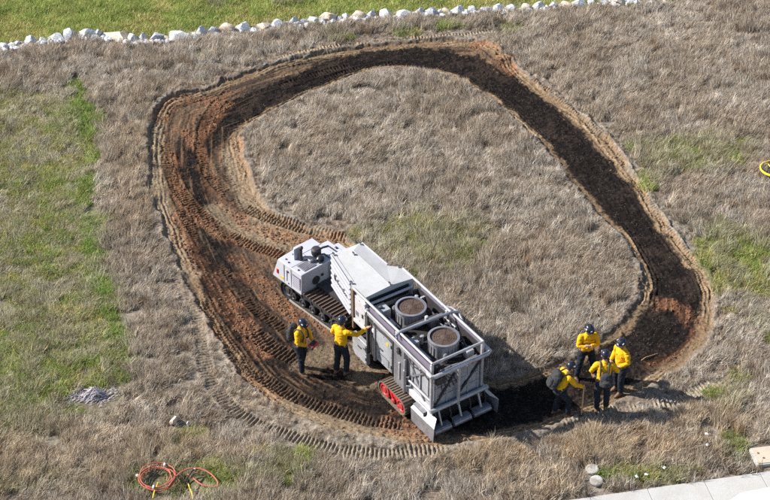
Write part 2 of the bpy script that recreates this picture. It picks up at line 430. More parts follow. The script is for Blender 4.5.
def gz(x, y):
    i = min(max(int(np.searchsorted(xs, x)), 1), len(xs) - 1); j = min(max(int(np.searchsorted(ys, y)), 1), len(ys) - 1)
    tx = (x - xs[i - 1]) / (xs[i] - xs[i - 1]); ty = (y - ys[j - 1]) / (ys[j] - ys[j - 1])
    return float((H[j - 1, i - 1] * (1 - tx) + H[j - 1, i] * tx) * (1 - ty) + (H[j, i - 1] * (1 - tx) + H[j, i] * tx) * ty)
def look(A, x, y):
    i = np.clip(np.searchsorted(xs, x), 0, len(xs) - 1); j = np.clip(np.searchsorted(ys, y), 0, len(ys) - 1)
    return A[j, i]

# pavement strip and street lie a little lower than the ground sheet is high: sink the sheet under them
WA, WB = Vector((P['walk'][0][0], P['walk'][0][1], 0)), Vector((P['walk'][2][0], P['walk'][2][1], 0))
wdir = (WB - WA).normalized(); wnor = Vector((wdir.y, -wdir.x, 0))      # wnor points to the street
dw = (X - WA.x) * wnor.x + (Y - WA.y) * wnor.y
H = np.where(dw > .05, -.35, H * (1 - .6 * sstep(dw, -.5, .0)))
for (cx, cy, rr) in ((9.35, -8.40, .55),):
    H *= 1 - np.exp(-(np.hypot(X - cx, Y - cy) / rr) ** 4)

def make_ground():
    ny, nx = X.shape
    me = bpy.data.meshes.new('ground')
    co = np.stack([X, Y, H], -1).reshape(-1, 3).astype(np.float32)
    idx = np.arange(ny * nx, dtype=np.int32).reshape(ny, nx)
    q = np.stack([idx[:-1, :-1], idx[:-1, 1:], idx[1:, 1:], idx[1:, :-1]], -1).reshape(-1)
    nf = (ny - 1) * (nx - 1)
    me.vertices.add(ny * nx); me.vertices.foreach_set('co', co.ravel())
    me.loops.add(nf * 4); me.loops.foreach_set('vertex_index', q)
    me.polygons.add(nf); me.polygons.foreach_set('loop_start', np.arange(0, nf * 4, 4, dtype=np.int32))
    me.polygons.foreach_set('use_smooth', np.ones(nf, bool))
    me.update(calc_edges=True)
    a = me.attributes.new('earth', 'FLOAT_COLOR', 'POINT')
    a.data.foreach_set('color', np.concatenate([COL.reshape(-1, 3), (BURN * .9).reshape(-1, 1)], 1).astype(np.float32).ravel())
    m, nt, b = nodes('earth'); N, L = nt.nodes, nt.links
    at = N.new('ShaderNodeAttribute'); at.attribute_name = 'earth'
    tc = N.new('ShaderNodeTexCoord')
    def nz(sc, det, st=(1, 1, 1), rot=0):
        mp = N.new('ShaderNodeMapping'); mp.inputs['Scale'].default_value = st; mp.inputs['Rotation'].default_value = (0, 0, rot); L.new(tc.outputs['Object'], mp.inputs[0])
        t = N.new('ShaderNodeTexNoise'); t.inputs['Scale'].default_value = sc; t.inputs['Detail'].default_value = det; t.inputs['Roughness'].default_value = .65; L.new(mp.outputs[0], t.inputs['Vector']); return t.outputs['Fac']
    f1 = nz(14, 6); f2 = nz(10, 4, (1, 6, 1), .5); f3 = nz(10, 4, (6, 1, 1), .3); f4 = nz(60, 3)
    def mth(op, a_, b_):
        n = N.new('ShaderNodeMath'); n.operation = op
        for k, v in enumerate((a_, b_)):
            if isinstance(v, (int, float)): n.inputs[k].default_value = v
            else: L.new(v, n.inputs[k])
        return n.outputs[0]
    tot = mth('ADD', mth('ADD', mth('MULTIPLY', f1, .8), mth('MULTIPLY', f4, .5)), mth('MULTIPLY', mth('ADD', f2, f3), .35))
    mr = N.new('ShaderNodeMapRange'); mr.inputs['From Min'].default_value = .72; mr.inputs['From Max'].default_value = 1.28; mr.inputs['To Min'].default_value = .32; mr.inputs['To Max'].default_value = 1.9; mr.clamp = True
    L.new(tot, mr.inputs['Value'])
    vm = N.new('ShaderNodeVectorMath'); vm.operation = 'SCALE'; L.new(at.outputs['Color'], vm.inputs[0]); L.new(mr.outputs[0], vm.inputs['Scale'])
    # bits of bleached straw and ash flakes in the soil
    vo = N.new('ShaderNodeTexNoise'); vo.inputs['Scale'].default_value = 38; vo.inputs['Detail'].default_value = 2; L.new(tc.outputs['Object'], vo.inputs['Vector'])
    fl = N.new('ShaderNodeMapRange'); fl.inputs['From Min'].default_value = .66; fl.inputs['From Max'].default_value = .72; fl.inputs['To Max'].default_value = .55; L.new(vo.outputs['Fac'], fl.inputs['Value'])
    mx = N.new('ShaderNodeMix'); mx.data_type = 'RGBA'; mx.inputs['B'].default_value = (.30, .22, .15, 1)
    al = mth('MULTIPLY', fl.outputs[0], mth('SUBTRACT', 1.0, mth('MULTIPLY', at.outputs['Alpha'], .75))); L.new(al, mx.inputs['Factor']); L.new(vm.outputs[0], mx.inputs['A'])
    L.new(mx.outputs['Result'], b.inputs['Base Color'])
    b.inputs['Roughness'].default_value = .95; b.inputs['Specular IOR Level'].default_value = .05
    bp = N.new('ShaderNodeBump'); bp.inputs['Strength'].default_value = .9; bp.inputs['Distance'].default_value = .025
    L.new(tot, bp.inputs['Height']); L.new(bp.outputs[0], b.inputs['Normal'])
    o = link('ground', me, m)
    tag(o, 'field of dry grass and earth with a burnt loop driven into it', kind='structure')
    return o
ground = make_ground()
# ------------------------------------------------------------------ grass: real blades, scattered as instances of tufts
def blade_material(name):
    m, nt, b = nodes(name); N, L = nt.nodes, nt.links
    t = N.new('ShaderNodeAttribute'); t.attribute_type = 'INSTANCER'; t.attribute_name = 'tint'
    v = N.new('ShaderNodeAttribute'); v.attribute_name = 'shade'
    s = N.new('ShaderNodeVectorMath'); s.operation = 'MULTIPLY'
    L.new(t.outputs['Color'], s.inputs[0]); L.new(v.outputs['Vector'], s.inputs[1])
    L.new(s.outputs[0], b.inputs['Base Color'])
    b.inputs['Roughness'].default_value = .75; b.inputs['Specular IOR Level'].default_value = .2
    tr = N.new('ShaderNodeBsdfTranslucent'); L.new(s.outputs[0], tr.inputs['Color'])
    mx = N.new('ShaderNodeMixShader'); mx.inputs[0].default_value = .28
    L.new(b.outputs[0], mx.inputs[1]); L.new(tr.outputs[0], mx.inputs[2]); L.new(mx.outputs[0], N['Material Output'].inputs['Surface'])
    return m
M_blade = blade_material('grass_blade')

def blades(g, out, n, length, width, lean, spread, curl, bias, cx=0, cy=0, face=0.0, tone=(1, 1, 1)):
    vs, fs, sh = out
    for i in range(n):
        a = g.uniform(0, 2 * math.pi); r = spread * math.sqrt(g.random())
        px, py, pz = cx + r * math.cos(a), cy + r * math.sin(a), -.02
        L = length * g.uniform(.45, 1.15); w = width * g.uniform(.6, 1.3)
        da = face + (g.normal(0, .7) if bias else g.uniform(0, 2 * math.pi))
        ln = lean * g.uniform(.5, 1.35); tw = g.uniform(0, math.pi); k = len(vs); segs = 3
        val = g.uniform(.55, 1.3); c = (tone[0] * val, tone[1] * val, tone[2] * val)
        th = ln * .45; sx, sy = math.cos(tw), math.sin(tw)
        for j in range(segs + 1):
            ww = w * (1 - j / segs) ** .7 * .5
            if j < segs:
                vs.append((px - sx * ww, py - sy * ww, pz)); vs.append((px + sx * ww, py + sy * ww, pz)); sh += [c, c]
            else:
                vs.append((px, py, pz)); sh.append(c)
            st = L / segs
            px += st * math.sin(th) * math.cos(da); py += st * math.sin(th) * math.sin(da); pz += st * math.cos(th)
            th = min(th + ln * curl, 1.5); da += g.normal(0, .18)
        fs += [(k, k + 1, k + 3, k + 2), (k + 2, k + 3, k + 5, k + 4), (k + 4, k + 5, k + 6)]
def finish(name, out):
    vs, fs, sh = out
    me = bpy.data.meshes.new(name); me.from_pydata(vs, [], fs); me.update()
    at = me.attributes.new('shade', 'FLOAT_COLOR', 'POINT')
    at.data.foreach_set('color', np.concatenate([np.array(sh), np.ones((len(sh), 1))], 1).astype(np.float32).ravel())
    me.materials.append(M_blade)
    return bpy.data.objects.new(name, me)
def tuft(name, n, length, width, lean, spread, seed, curl=.6, bias=0):
    out = ([], [], []); blades(np.random.default_rng(seed), out, n, length, width, lean, spread, curl, bias)
    return finish(name, out)
def patch(name, nt, n, size, length, width, lean, spread, seed, tones, curl=.5, bias=0):
    """a square sod with many tufts, some bleached, some brown"""
    g = np.random.default_rng(seed); out = ([], [], [])
    for i in range(nt):
        sc = g.uniform(.65, 1.25)
        blades(g, out, n, length * sc, width, lean * g.uniform(.7, 1.15), spread * sc, curl, bias, g.uniform(-.5, .5) * size, g.uniform(-.5, .5) * size,
               g.normal(0, .5), tones[int(g.integers(0, len(tones)))])
    return finish(name, out)

def scatter(name, x, y, rot, scl, tint, protos, label):
    keep = (rng.random(len(x)) > look(CLEAR, x, y)) & ((look(edge, x, y) < -.06) | (name == 'loose_straw'))
    x, y, rot, scl, tint = x[keep], y[keep], rot[keep], scl[keep], tint[keep]
    n = len(x); z = look(H, x, y)
    me = bpy.data.meshes.new(name)
    me.vertices.add(n); me.vertices.foreach_set('co', np.stack([x, y, z], -1).astype(np.float32).ravel())
    a = me.attributes.new('turn', 'FLOAT_VECTOR', 'POINT'); a.data.foreach_set('vector', rot.astype(np.float32).ravel())
    a = me.attributes.new('size', 'FLOAT_VECTOR', 'POINT'); a.data.foreach_set('vector', scl.astype(np.float32).ravel())
    a = me.attributes.new('pick', 'INT', 'POINT'); a.data.foreach_set('value', rng.integers(0, len(protos), n).astype(np.int32))
    a = me.attributes.new('tint', 'FLOAT_COLOR', 'POINT'); a.data.foreach_set('color', np.concatenate([tint, np.ones((n, 1))], 1).astype(np.float32).ravel())
    me.materials.append(M_blade)
    o = link(name, me)
    cl = bpy.data.collections.new(name + '_tufts')
    for p in protos: cl.objects.link(p)
    ng = bpy.data.node_groups.new(name, 'GeometryNodeTree')
    ng.interface.new_socket('Geometry', in_out='INPUT', socket_type='NodeSocketGeometry')
    ng.interface.new_socket('Geometry', in_out='OUTPUT', socket_type='NodeSocketGeometry')
    N, L = ng.nodes, ng.links
    gi = N.new('NodeGroupInput'); go = N.new('NodeGroupOutput')
    ci = N.new('GeometryNodeCollectionInfo'); ci.inputs['Collection'].default_value = cl; ci.inputs['Separate Children'].default_value = True; ci.inputs['Reset Children'].default_value = True
    ip = N.new('GeometryNodeInstanceOnPoints'); ip.inputs['Pick Instance'].default_value = True
    def na(nm, ty):
        q = N.new('GeometryNodeInputNamedAttribute'); q.data_type = ty; q.inputs['Name'].default_value = nm; return q.outputs['Attribute']
    er = N.new('FunctionNodeEulerToRotation')
    L.new(na('turn', 'FLOAT_VECTOR'), er.inputs[0]); L.new(er.outputs[0], ip.inputs['Rotation'])
    L.new(na('size', 'FLOAT_VECTOR'), ip.inputs['Scale']); L.new(na('pick', 'INT'), ip.inputs['Instance Index'])
    L.new(gi.outputs[0], ip.inputs['Points']); L.new(ci.outputs[0], ip.inputs['Instance']); L.new(ip.outputs[0], go.inputs[0])
    md = o.modifiers.new('tufts', 'NODES'); md.node_group = ng
    tag(o, label, 'grass', kind='stuff')
    return o

def cand(n, y0=-10.7, y1=19):
    y = rng.uniform(y0, y1, n); x = rng.uniform(-17, 17, n)
    k = np.abs(x) < 11.3 + (y + 9.86) * .195
    return x[k], y[k]

GOLD = np.zeros(X.shape)
for (cx, cy, rx, ry, st) in ((5.9, -8.1, 2.3, .62, 1.0), (2.6, -8.6, 1.3, .7, .9), (8.2, -7.2, 1.3, .7, .6), (-5.2, -8.2, 2.0, .7, .7), (-8.0, -8.3, 2.6, 1.2, .55), (-7.4, 4.5, .9, 4.0, .5), (3.5, -9.5, 1.3, .7, .6), (-6.0, 8.6, 1.5, .8, .5)):
    r = np.hypot((X - cx) / rx, (Y - cy) / ry)
    GOLD = np.maximum(GOLD, st * sstep(1.2 - r + (n_small - .5) * .9, 0, .6))
walk_free = 1 - sstep(dw, -.12, -.02)
ang_field = 1.05 + (fbm(X, Y, 1.6, 3, 6) - .5) * 3.2          # swirl of the laid-over grass
clump = fbm(X, Y, .55, 3, 7)

near = np.minimum(dO, dI)
CLEAR = np.zeros(X.shape)
for (cx, cy, rx, ry) in ((9.42, -8.5, .62, .5), (5.05, -9.25, .3, .4), (-7.4, -6.32, .75, .42), (-5.2, -7.35, .32, .24), (-5.46, -9.35, .3, .35), (-4.5, -9.35, .4, .3), (7.95, -7.8, .14, .14), (7.9, -8.2, .14, .14), (6.05, -9.25, .14, .14), (6.3, -9.15, .14, .14), (6.75, -8.95, .14, .14), (-5.95, -9.25, .14, .14)):
    CLEAR = np.maximum(CLEAR, sstep(1.25 - np.hypot((X - cx) / rx, (Y - cy) / ry) + (n_small - .5) * .4, 0, .3))
CLEARW = sum(np.exp(-np.hypot(X - cx, Y - cy) ** 4 / rr ** 4) for cx, cy, rr in ((9.42, -8.5, 1.0), (5.05, -9.2, .8), (-7.4, -6.32, 1.1), (-5.2, -7.35, .6), (-5.46, -9.35, .8), (-4.5, -9.35, .8), (7.9, -8.0, .5), (6.35, -9.1, .8)))
INNER = (CLEARW < .3) & (near < -.55) & (dw < -.6) & (WIDE < .5) & ((Y - rk_y < -.5) | (Y - rk_y > .5))
def jgrid(step, y0=-10.7, y1=19):
    gx_, gy_ = np.meshgrid(np.arange(-17, 17, step), np.arange(y0, y1, step))
    x = gx_.ravel() + rng.uniform(-.5, .5, gx_.size) * step; y = gy_.ravel() + rng.uniform(-.5, .5, gx_.size) * step
    k = np.abs(x) < 11.3 + (y + 9.86) * .195
    return x[k], y[k]
def dry_tint(x, y):
    n = len(x); nm = look(n_mid, x, y); gr = look(GREEN, x, y); go_ = look(GOLD, x, y)
    t = np.zeros((n, 3)) + np.array((.55, .49, .41))
    w = sstep(nm + rng.normal(0, .05, n), .42, .6)[:, None]; t = t * (1 - w) + np.array((.47, .40, .315)) * w
    w = (go_ * .75)[:, None]; t = t * (1 - w) + np.array((.58, .45, .30)) * w
    w = np.clip(gr * .85, 0, .8)[:, None]; t = t * (1 - w) + np.array((.40, .40, .225)) * w
    return t * rng.uniform(.85, 1.12, (n, 1))
TONES = [(1, 1, 1)] * 4 + [(1.28, 1.3, 1.34)] * 2 + [(.78, .66, .54), (.5, .41, .35), (.95, .88, .78), (.72, .7, .68), (.36, .29, .24), (.42, .35, .3), (1.55, 1.55, 1.55)]
M_dry = [tuft('dry_tuft', 22, .26, .013, .8, .12, 20 + i, .5, 1) for i in range(6)]
M_sod = [patch('dry_sod', 32, 22, .5, .295, .0130, .78, .10, 200 + i, TONES, .5, 1) for i in range(9)]
def turn(x, y, sd, wob=.1):
    n = len(x); return np.stack([rng.normal(0, wob, n), rng.normal(0, wob, n), look(ang_field, x, y) + rng.normal(0, sd, n)], -1)
# ---- dry grass: tufts along every border, sods in the open field
x, y = cand(150000)
dens = (1 - look(road, x, y)) * (1 - .93 * look(PRESS, x, y)) * (1 - .85 * look(beyond, x, y)) * look(walk_free, x, y) * (1 - .55 * look(GREEN, x, y))
dens *= .55 + .8 * sstep(look(clump, x, y), .35, .6)
k = (rng.random(len(x)) < dens) & ~look(INNER, x, y)
x, y = x[k], y[k]; n = len(x)
t = dry_tint(x, y) * np.array(TONES)[rng.integers(0, len(TONES), n)]
s = rng.uniform(.7, 1.15, n) * (.75 + .4 * sstep(look(clump, x, y), .35, .62)) * (1 + .3 * look(GOLD, x, y)) * (1 - .4 * look(WIDE, x, y))
s *= .5 + .5 * sstep(-look(edge, x, y), .03, .5)
scl = np.stack([s, s, s * rng.uniform(.75, 1.15, n)], -1)
scatter('dry_grass', x, y, turn(x, y, .6), scl, t, M_dry, 'bleached dry grass tufts fringing the burnt loop and the rock line')
x, y = jgrid(.40)
dens = look(INNER, x, y) * (1 - .97 * look(beyond, x, y)) * (1 - .35 * look(GREEN, x, y)) * (1 - .85 * look(strip, x, y))
k = rng.random(len(x)) < dens; x, y = x[k], y[k]; n = len(x)
s = rng.uniform(.85, 1.15, n); scl = np.stack([s, s, s * (.8 + .45 * sstep(look(clump, x, y), .3, .65)) * (1 - .35 * look(left_field, x, y))], -1)
scatter('dry_field_grass', x, y, turn(x, y, .5, .06), scl, dry_tint(x, y), M_sod, 'matted bleached dry grass covering the open field')

# ---- tall golden tufts by the near edge and along the field border
M_gold = [tuft('golden_tuft', 34, .52, .011, .5, .13, 60 + i, .5) for i in range(4)]
x, y = cand(26000, -10.7, 10.5)
dens = look(GOLD, x, y) * (1 - look(road, x, y)) * look(walk_free, x, y) * (1 - look(PRESS, x, y)) * sstep(look(clump, x, y), .38, .58) * (1 - .7 * look(GREEN, x, y))
k = rng.random(len(x)) < dens; x, y = x[k], y[k]; n = len(x)
t = np.zeros((n, 3)) + np.array((.64, .55, .41)); w = rng.random((n, 1)); t = t * (1 - .6 * w) + np.array((.52, .38, .25)) * .6 * w
t *= rng.uniform(.75, 1.2, (n, 1))
s = rng.uniform(.6, 1.05, n); scl = np.stack([s, s, s], -1)
rot = np.stack([rng.normal(0, .15, n), rng.normal(0, .15, n), rng.uniform(0, 6.28, n)], -1)
scatter('golden_grass', x, y, rot, scl, t, M_gold, 'taller golden brown grass standing in tufts near the pavement')

# ---- green grass
GT = [(1, 1, 1)] * 3 + [(.75, .95, .65), (1.7, 1.35, 1.9), (2.1, 1.55, 2.5), (1.7, 1.35, 1.6), (1.25, 1.15, 1.1)]
M_green = [patch('green_sod', 26, 17, .42, .21, .013, .75, .11, 300 + i, GT, .5) for i in range(6)]
x, y = jgrid(.30)
gr = look(GREEN, x, y); be = look(beyond, x, y)
dens = np.maximum(sstep(gr, .05, .7) * .85, be) * (look(near, x, y) < -.2) * (look(dw, x, y) < -.3) * (look(PRESS, x, y) < .3)
k = rng.random(len(x)) < dens; x, y = x[k], y[k]; n = len(x); be = look(beyond, x, y); nm = look(n_mid, x, y); st = look(strip, x, y)
t = np.zeros((n, 3)) + np.array((.35, .37, .125))
w = sstep(nm + rng.normal(0, .06, n), .42, .62)[:, None]; t = t * (1 - w) + np.array((.29, .36, .10)) * w
w = (st * .7)[:, None]; t = t * (1 - w) + np.array((.25, .38, .09)) * w
t *= rng.uniform(.8, 1.2, (n, 1)) * (1 + .16 * be)[:, None]
s = rng.uniform(.8, 1.2, n) * (1 + .15 * be); scl = np.stack([s, s, s], -1)
rot = np.stack([rng.normal(0, .06, n), rng.normal(0, .06, n), rng.uniform(0, 6.28, n)], -1)
scatter('green_grass', x, y, rot, scl, t, M_green, 'fresh green grass beyond the white rocks and in patches of the field')

# ---- crushed straw lying on the shoulders and in the burnt bed
M_straw = [tuft('straw_bits', 9, .16, .009, 2.4, .2, 95 + i, .3) for i in range(3)]
x, y = cand(90000, -9.6, 12.5)
rd = look(road, x, y); bu = look(BURN, x, y); ed = look(edge, x, y)
dens = rd * np.clip(.75 * np.exp(-((ed - .1) / .2) ** 2) + .16 + .22 * bu + .25 * look(PRESS, x, y) * 0, 0, 1) * (1 - .1 * bu) * sstep(look(clump, x, y), .3, .6)
k = rng.random(len(x)) < dens; x, y = x[k], y[k]; n = len(x)
t = np.zeros((n, 3)) + np.array((.50, .38, .24)); t *= rng.uniform(.4, 1.15, (n, 1)) * (1 - .92 * look(BURN, x, y) * (rng.random(n) < .93))[:, None]
s = rng.uniform(.6, 1.1, n) * (1 - .35 * look(BURN, x, y)); scl = np.stack([s, s, s * .5], -1)
rot = np.stack([np.zeros(n), np.zeros(n), rng.uniform(0, 6.28, n)], -1)
scatter('loose_straw', x, y, rot, scl, t, M_straw, 'loose crushed straw lying along the shoulders of the burnt loop')
# ------------------------------------------------------------------ paints and metals
M_white = paint('white_paint', (.52, .52, .54), .38, 0, (.26, .20, .15), .55, 3.5)
M_sidep = paint('ribbed_side_shade_tone', (.33, .33, .36), .45, 0, (.25, .2, .16), .35, 3)  # panel toned darker than its ribs, painting in the shadow lines between them
M_roof = paint('dusty_white_roof', (.43, .43, .43), .45, 0, (.30, .27, .24), .5, 2.2)
M_lav = paint('pale_grey_paint', (.46, .47, .52), .35, 0, (.3, .25, .2), .25, 3)
M_panel = paint('grey_white_panel', (.36, .375, .40), .42, .1, (.14, .105, .08), .65, 3.2)
M_galv = paint('galvanised_steel', (.34, .34, .37), .4, .55, (.11, .085, .07), .7, 4)
M_frame = paint('frame_paint', (.45, .445, .47), .38, .3, (.14, .105, .085), .7, 5)
M_dark = paint('dark_steel', (.045, .045, .05), .55, .4, (.13, .10, .08), .5, 4)
M_black = paint('black_rubber', (.02, .02, .021), .8, 0, (.14, .10, .07), .55, 6, .3)
M_mesh = paint('perforated_panel', (.20, .175, .235), .6, .3, (.3, .26, .24), .4, 6)
M_rust = paint('rusty_grouser', (.20, .12, .075), .75, .3, (.08, .06, .05), .6, 9, .3)
M_mud = paint('muddy_rubber_track', (.17, .125, .09), .95, 0, (.08, .06, .045), .6, 8, .6)
M_pale = paint('dusty_track_edge', (.34, .31, .28), .85, 0, (.16, .12, .09), .5, 6, .3)
M_red = paint('red_paint', (.50, .02, .028), .5, 0, (.13, .085, .06), 1.0, 7)
M_glassd = paint('dark_lens', (.015, .015, .02), .15, 0, (.1, .1, .1), .15, 6)
M_screen = paint('scorched_intake_screen', (.105, .066, .05), .85, .2, (.045, .035, .03), .6, 9, .6)
M_blacktxt = paint('black_print', (.02, .02, .025), .5, 0, (.2, .2, .2), .15, 8)
M_redlamp = paint('red_lens', (.5, .02, .02), .25, 0, (.2, .05, .05), .2, 6)
M_char = paint('charred_steel', (.02, .018, .018), .85, .2, (.06, .05, .045), .5, 5)

def bar(mb, a, b, w, t):
    """square bar from a to b"""
    a, b = Vector(a), Vector(b); d = (b - a).normalized()
    up = Vector((0, 0, 1)) if abs(d.z) < .9 else Vector((0, 1, 0))
    s = d.cross(up).normalized(); u = s.cross(d).normalized()
    q = [a - s * w / 2 - u * t / 2, a + s * w / 2 - u * t / 2, a + s * w / 2 + u * t / 2, a - s * w / 2 + u * t / 2]
    return mb.prism(q, b - a)

# ------------------------------------------------------------------ the tracked carrier in front
CAR = empty('tracked_carrier', (-1.369, -2.176, gz(-1.369, -2.176) - .02), R(132))
tag(CAR, 'white tracked carrier with flat engine hood and rusty steel crawler tracks', 'carrier')
# hood: main block, flared at the front foot
def hood():
    m = MB()
    z0, z1 = .52, 1.2
    plan_t = [(.25, .95), (1.25, .95), (1.30, .34), (1.38, .30), (1.36, -.36), (.25, -.36)]
    plan_b = [(.25, .97), (1.50, .97), (1.54, .36), (1.58, .30), (1.56, -.36), (.25, -.36)]
    n = len(plan_t)
    vs = [(x, y, z0) for x, y in plan_b] + [(x, y, z1) for x, y in plan_t]
    m.add(vs, [tuple(range(n)), tuple(range(2 * n - 1, n - 1, -1))] + [(i, i + n, (i + 1) % n + n, (i + 1) % n) for i in range(n)])
    return m.build('engine_hood', M_lav, CAR, bevel=.02)
def fix_normals(o):
    bm = bmesh.new(); bm.from_mesh(o.data); bmesh.ops.recalc_face_normals(bm, faces=bm.faces); bm.to_mesh(o.data); bm.free(); return o
hd = fix_normals(hood())
# side face details (left side, y about .96)
MB().box(.30, .62, .955, .975, .66, 1.06).build('side_grille', M_mesh, hd)
for k in range(6): MB().box(.31, .61, .976, .984, .69 + k * .06, .71 + k * .06).build('louvre', M_lav, hd)
MB().box(.86, .92, .958, .98, .68, 1.04).build('latch_plate', M_white, hd, bevel=.006)
MB().box(.80, .83, .958, .975, .98, 1.03).build('hinge', M_dark, hd)
MB().box(1.24, 1.30, .962, .985, .72, .86).build('tail_lamp', M_redlamp, hd, bevel=.005)
MB().box(.78, .82, .958, .975, .60, .64).build('hinge', M_dark, hd)
for (x, y) in ((1.08, .80), (1.12, .52), (.48, .86), (.40, .62), (.92, .84), (.34, .24)):
    MB().lathe([(.028, 0), (.028, .018), (.016, .024)], (x, y, 1.2), seg=8).build('bolt_head', M_dark, hd)
# vent panels on the top
MB().box(.32, .66, .34, .78, 1.2, 1.214).build('top_vent', M_mesh, hd)
for k in range(7): MB().box(.345 + k * .045, .357 + k * .045, .36, .76, 1.2141, 1.226).build('vent_slat', M_panel, hd)
# rear face: fan outlet and pipes (x = .25 looking backwards)
MB().lathe([(.13, -.02), (.13, 0), (.10, .0), (.09, -.01)], (.248, .46, .80), 'x', 20).build('outlet_ring', M_dark, hd, smooth=True)
MB().lathe([(.04, -.03), (.04, 0)], (.248, .24, .88), 'x', 12).build('hose_port', M_dark, hd)
MB().box(.225, .25, .02, .92, .56, .585).build('rear_trim', M_lav, hd)
for k in range(5):
    MB().tube([(.235, -.02 - .055 * k, 1.16), (.225, -.02 - .055 * k, .9), (.2, -.04 - .055 * k, .58)], .02, 8).build('hydraulic_hose', M_panel, hd, smooth=True)
# right hand lower cover and fender
rc = MB(); rc.prism([(.28, -.36, .52), (1.24, -.36, .52), (1.10, -.36, 1.10), (.28, -.36, 1.10)], (0, -.34, 0)).build('side_cover', M_lav, CAR, bevel=.02)
MB().box(.30, .95, -.95, -.71, .64, .98).build('side_cover', M_lav, CAR, bevel=.02)
bar(MB(), (.42, -.52, 1.115), (.85, -.52, 1.115), .03, .03).build('grab_rail', M_dark, CAR)
MB().box(.36, .46, -.62, -.54, 1.101, 1.13).build('filler_cap', M_glassd, CAR, bevel=.008)
MB().box(.62, .70, -.66, -.60, 1.101, 1.13).build('filler_cap', M_glassd, CAR, bevel=.008)
# exhaust and air cleaner group standing on the hood
ex = MB().tube([(.80, .52, 1.2), (.80, .52, 1.56)], .055, 16).build('exhaust_stack', M_dark, CAR, smooth=True)
MB().prism([(.90, .40, 1.2), (.90, .66, 1.2), (.90, .66, 1.56), (.90, .40, 1.56)], (.03, 0, 0)).build('heat_shield', M_lav, ex, bevel=.008)
MB().tube([(.80, .52, 1.55), (.80, .52, 1.60), (.75, .50, 1.63)], .05, 12).build('rain_flap', M_dark, ex, smooth=True)
ac = MB().lathe([(.02, 0), (.12, .02), (.14, .08), (.14, .2), (.10, .25), (.0, .26)], (.64, .10, 1.24), seg=18).build('air_cleaner', M_dark, CAR, smooth=True)
MB().tube([(.64, .02, 1.38), (.62, -.12, 1.40), (.60, -.30, 1.37)], .03, 8).build('intake_pipe', M_dark, ac, smooth=True)
MB().tube([(.74, .44, 1.27), (.60, .34, 1.30), (.48, .24, 1.26)], .05, 10).build('crossover_pipe', M_galv, ac, smooth=True)
MB().lathe([(.03, 0), (.11, .02), (.12, .1), (.06, .16), (0, .17)], (.40, .16, 1.22), seg=16).build('filter_bowl', M_glassd, CAR, smooth=True)
MB().box(.48, .60, .30, .44, 1.21, 1.30).build('valve_block', M_galv, CAR, bevel=.01)
MB().tube([(.52, .2, 1.22), (.50, .1, 1.34), (.42, .0, 1.36), (.33, -.1, 1.22)], .022, 8).build('hydraulic_hose', M_dark, CAR, smooth=True)
MB().lathe([(.035, 0), (.035, .07), (.02, .09)], (.68, .34, 1.2), seg=10).build('warning_beacon', M_redlamp, CAR, smooth=True)
# deck between the tracks
MB().box(-1.35, 1.20, -.44, .44, .30, .56).build('chassis', M_dark, CAR, bevel=.01)
MB().box(-1.25, .22, -.46, .46, .561, .66).build('deck', M_dark, CAR)
MB().lathe([(.16, .0), (.16, .22), (.10, .26)], (-.62, 0, .66), seg=18).build('turntable', M_dark, CAR)

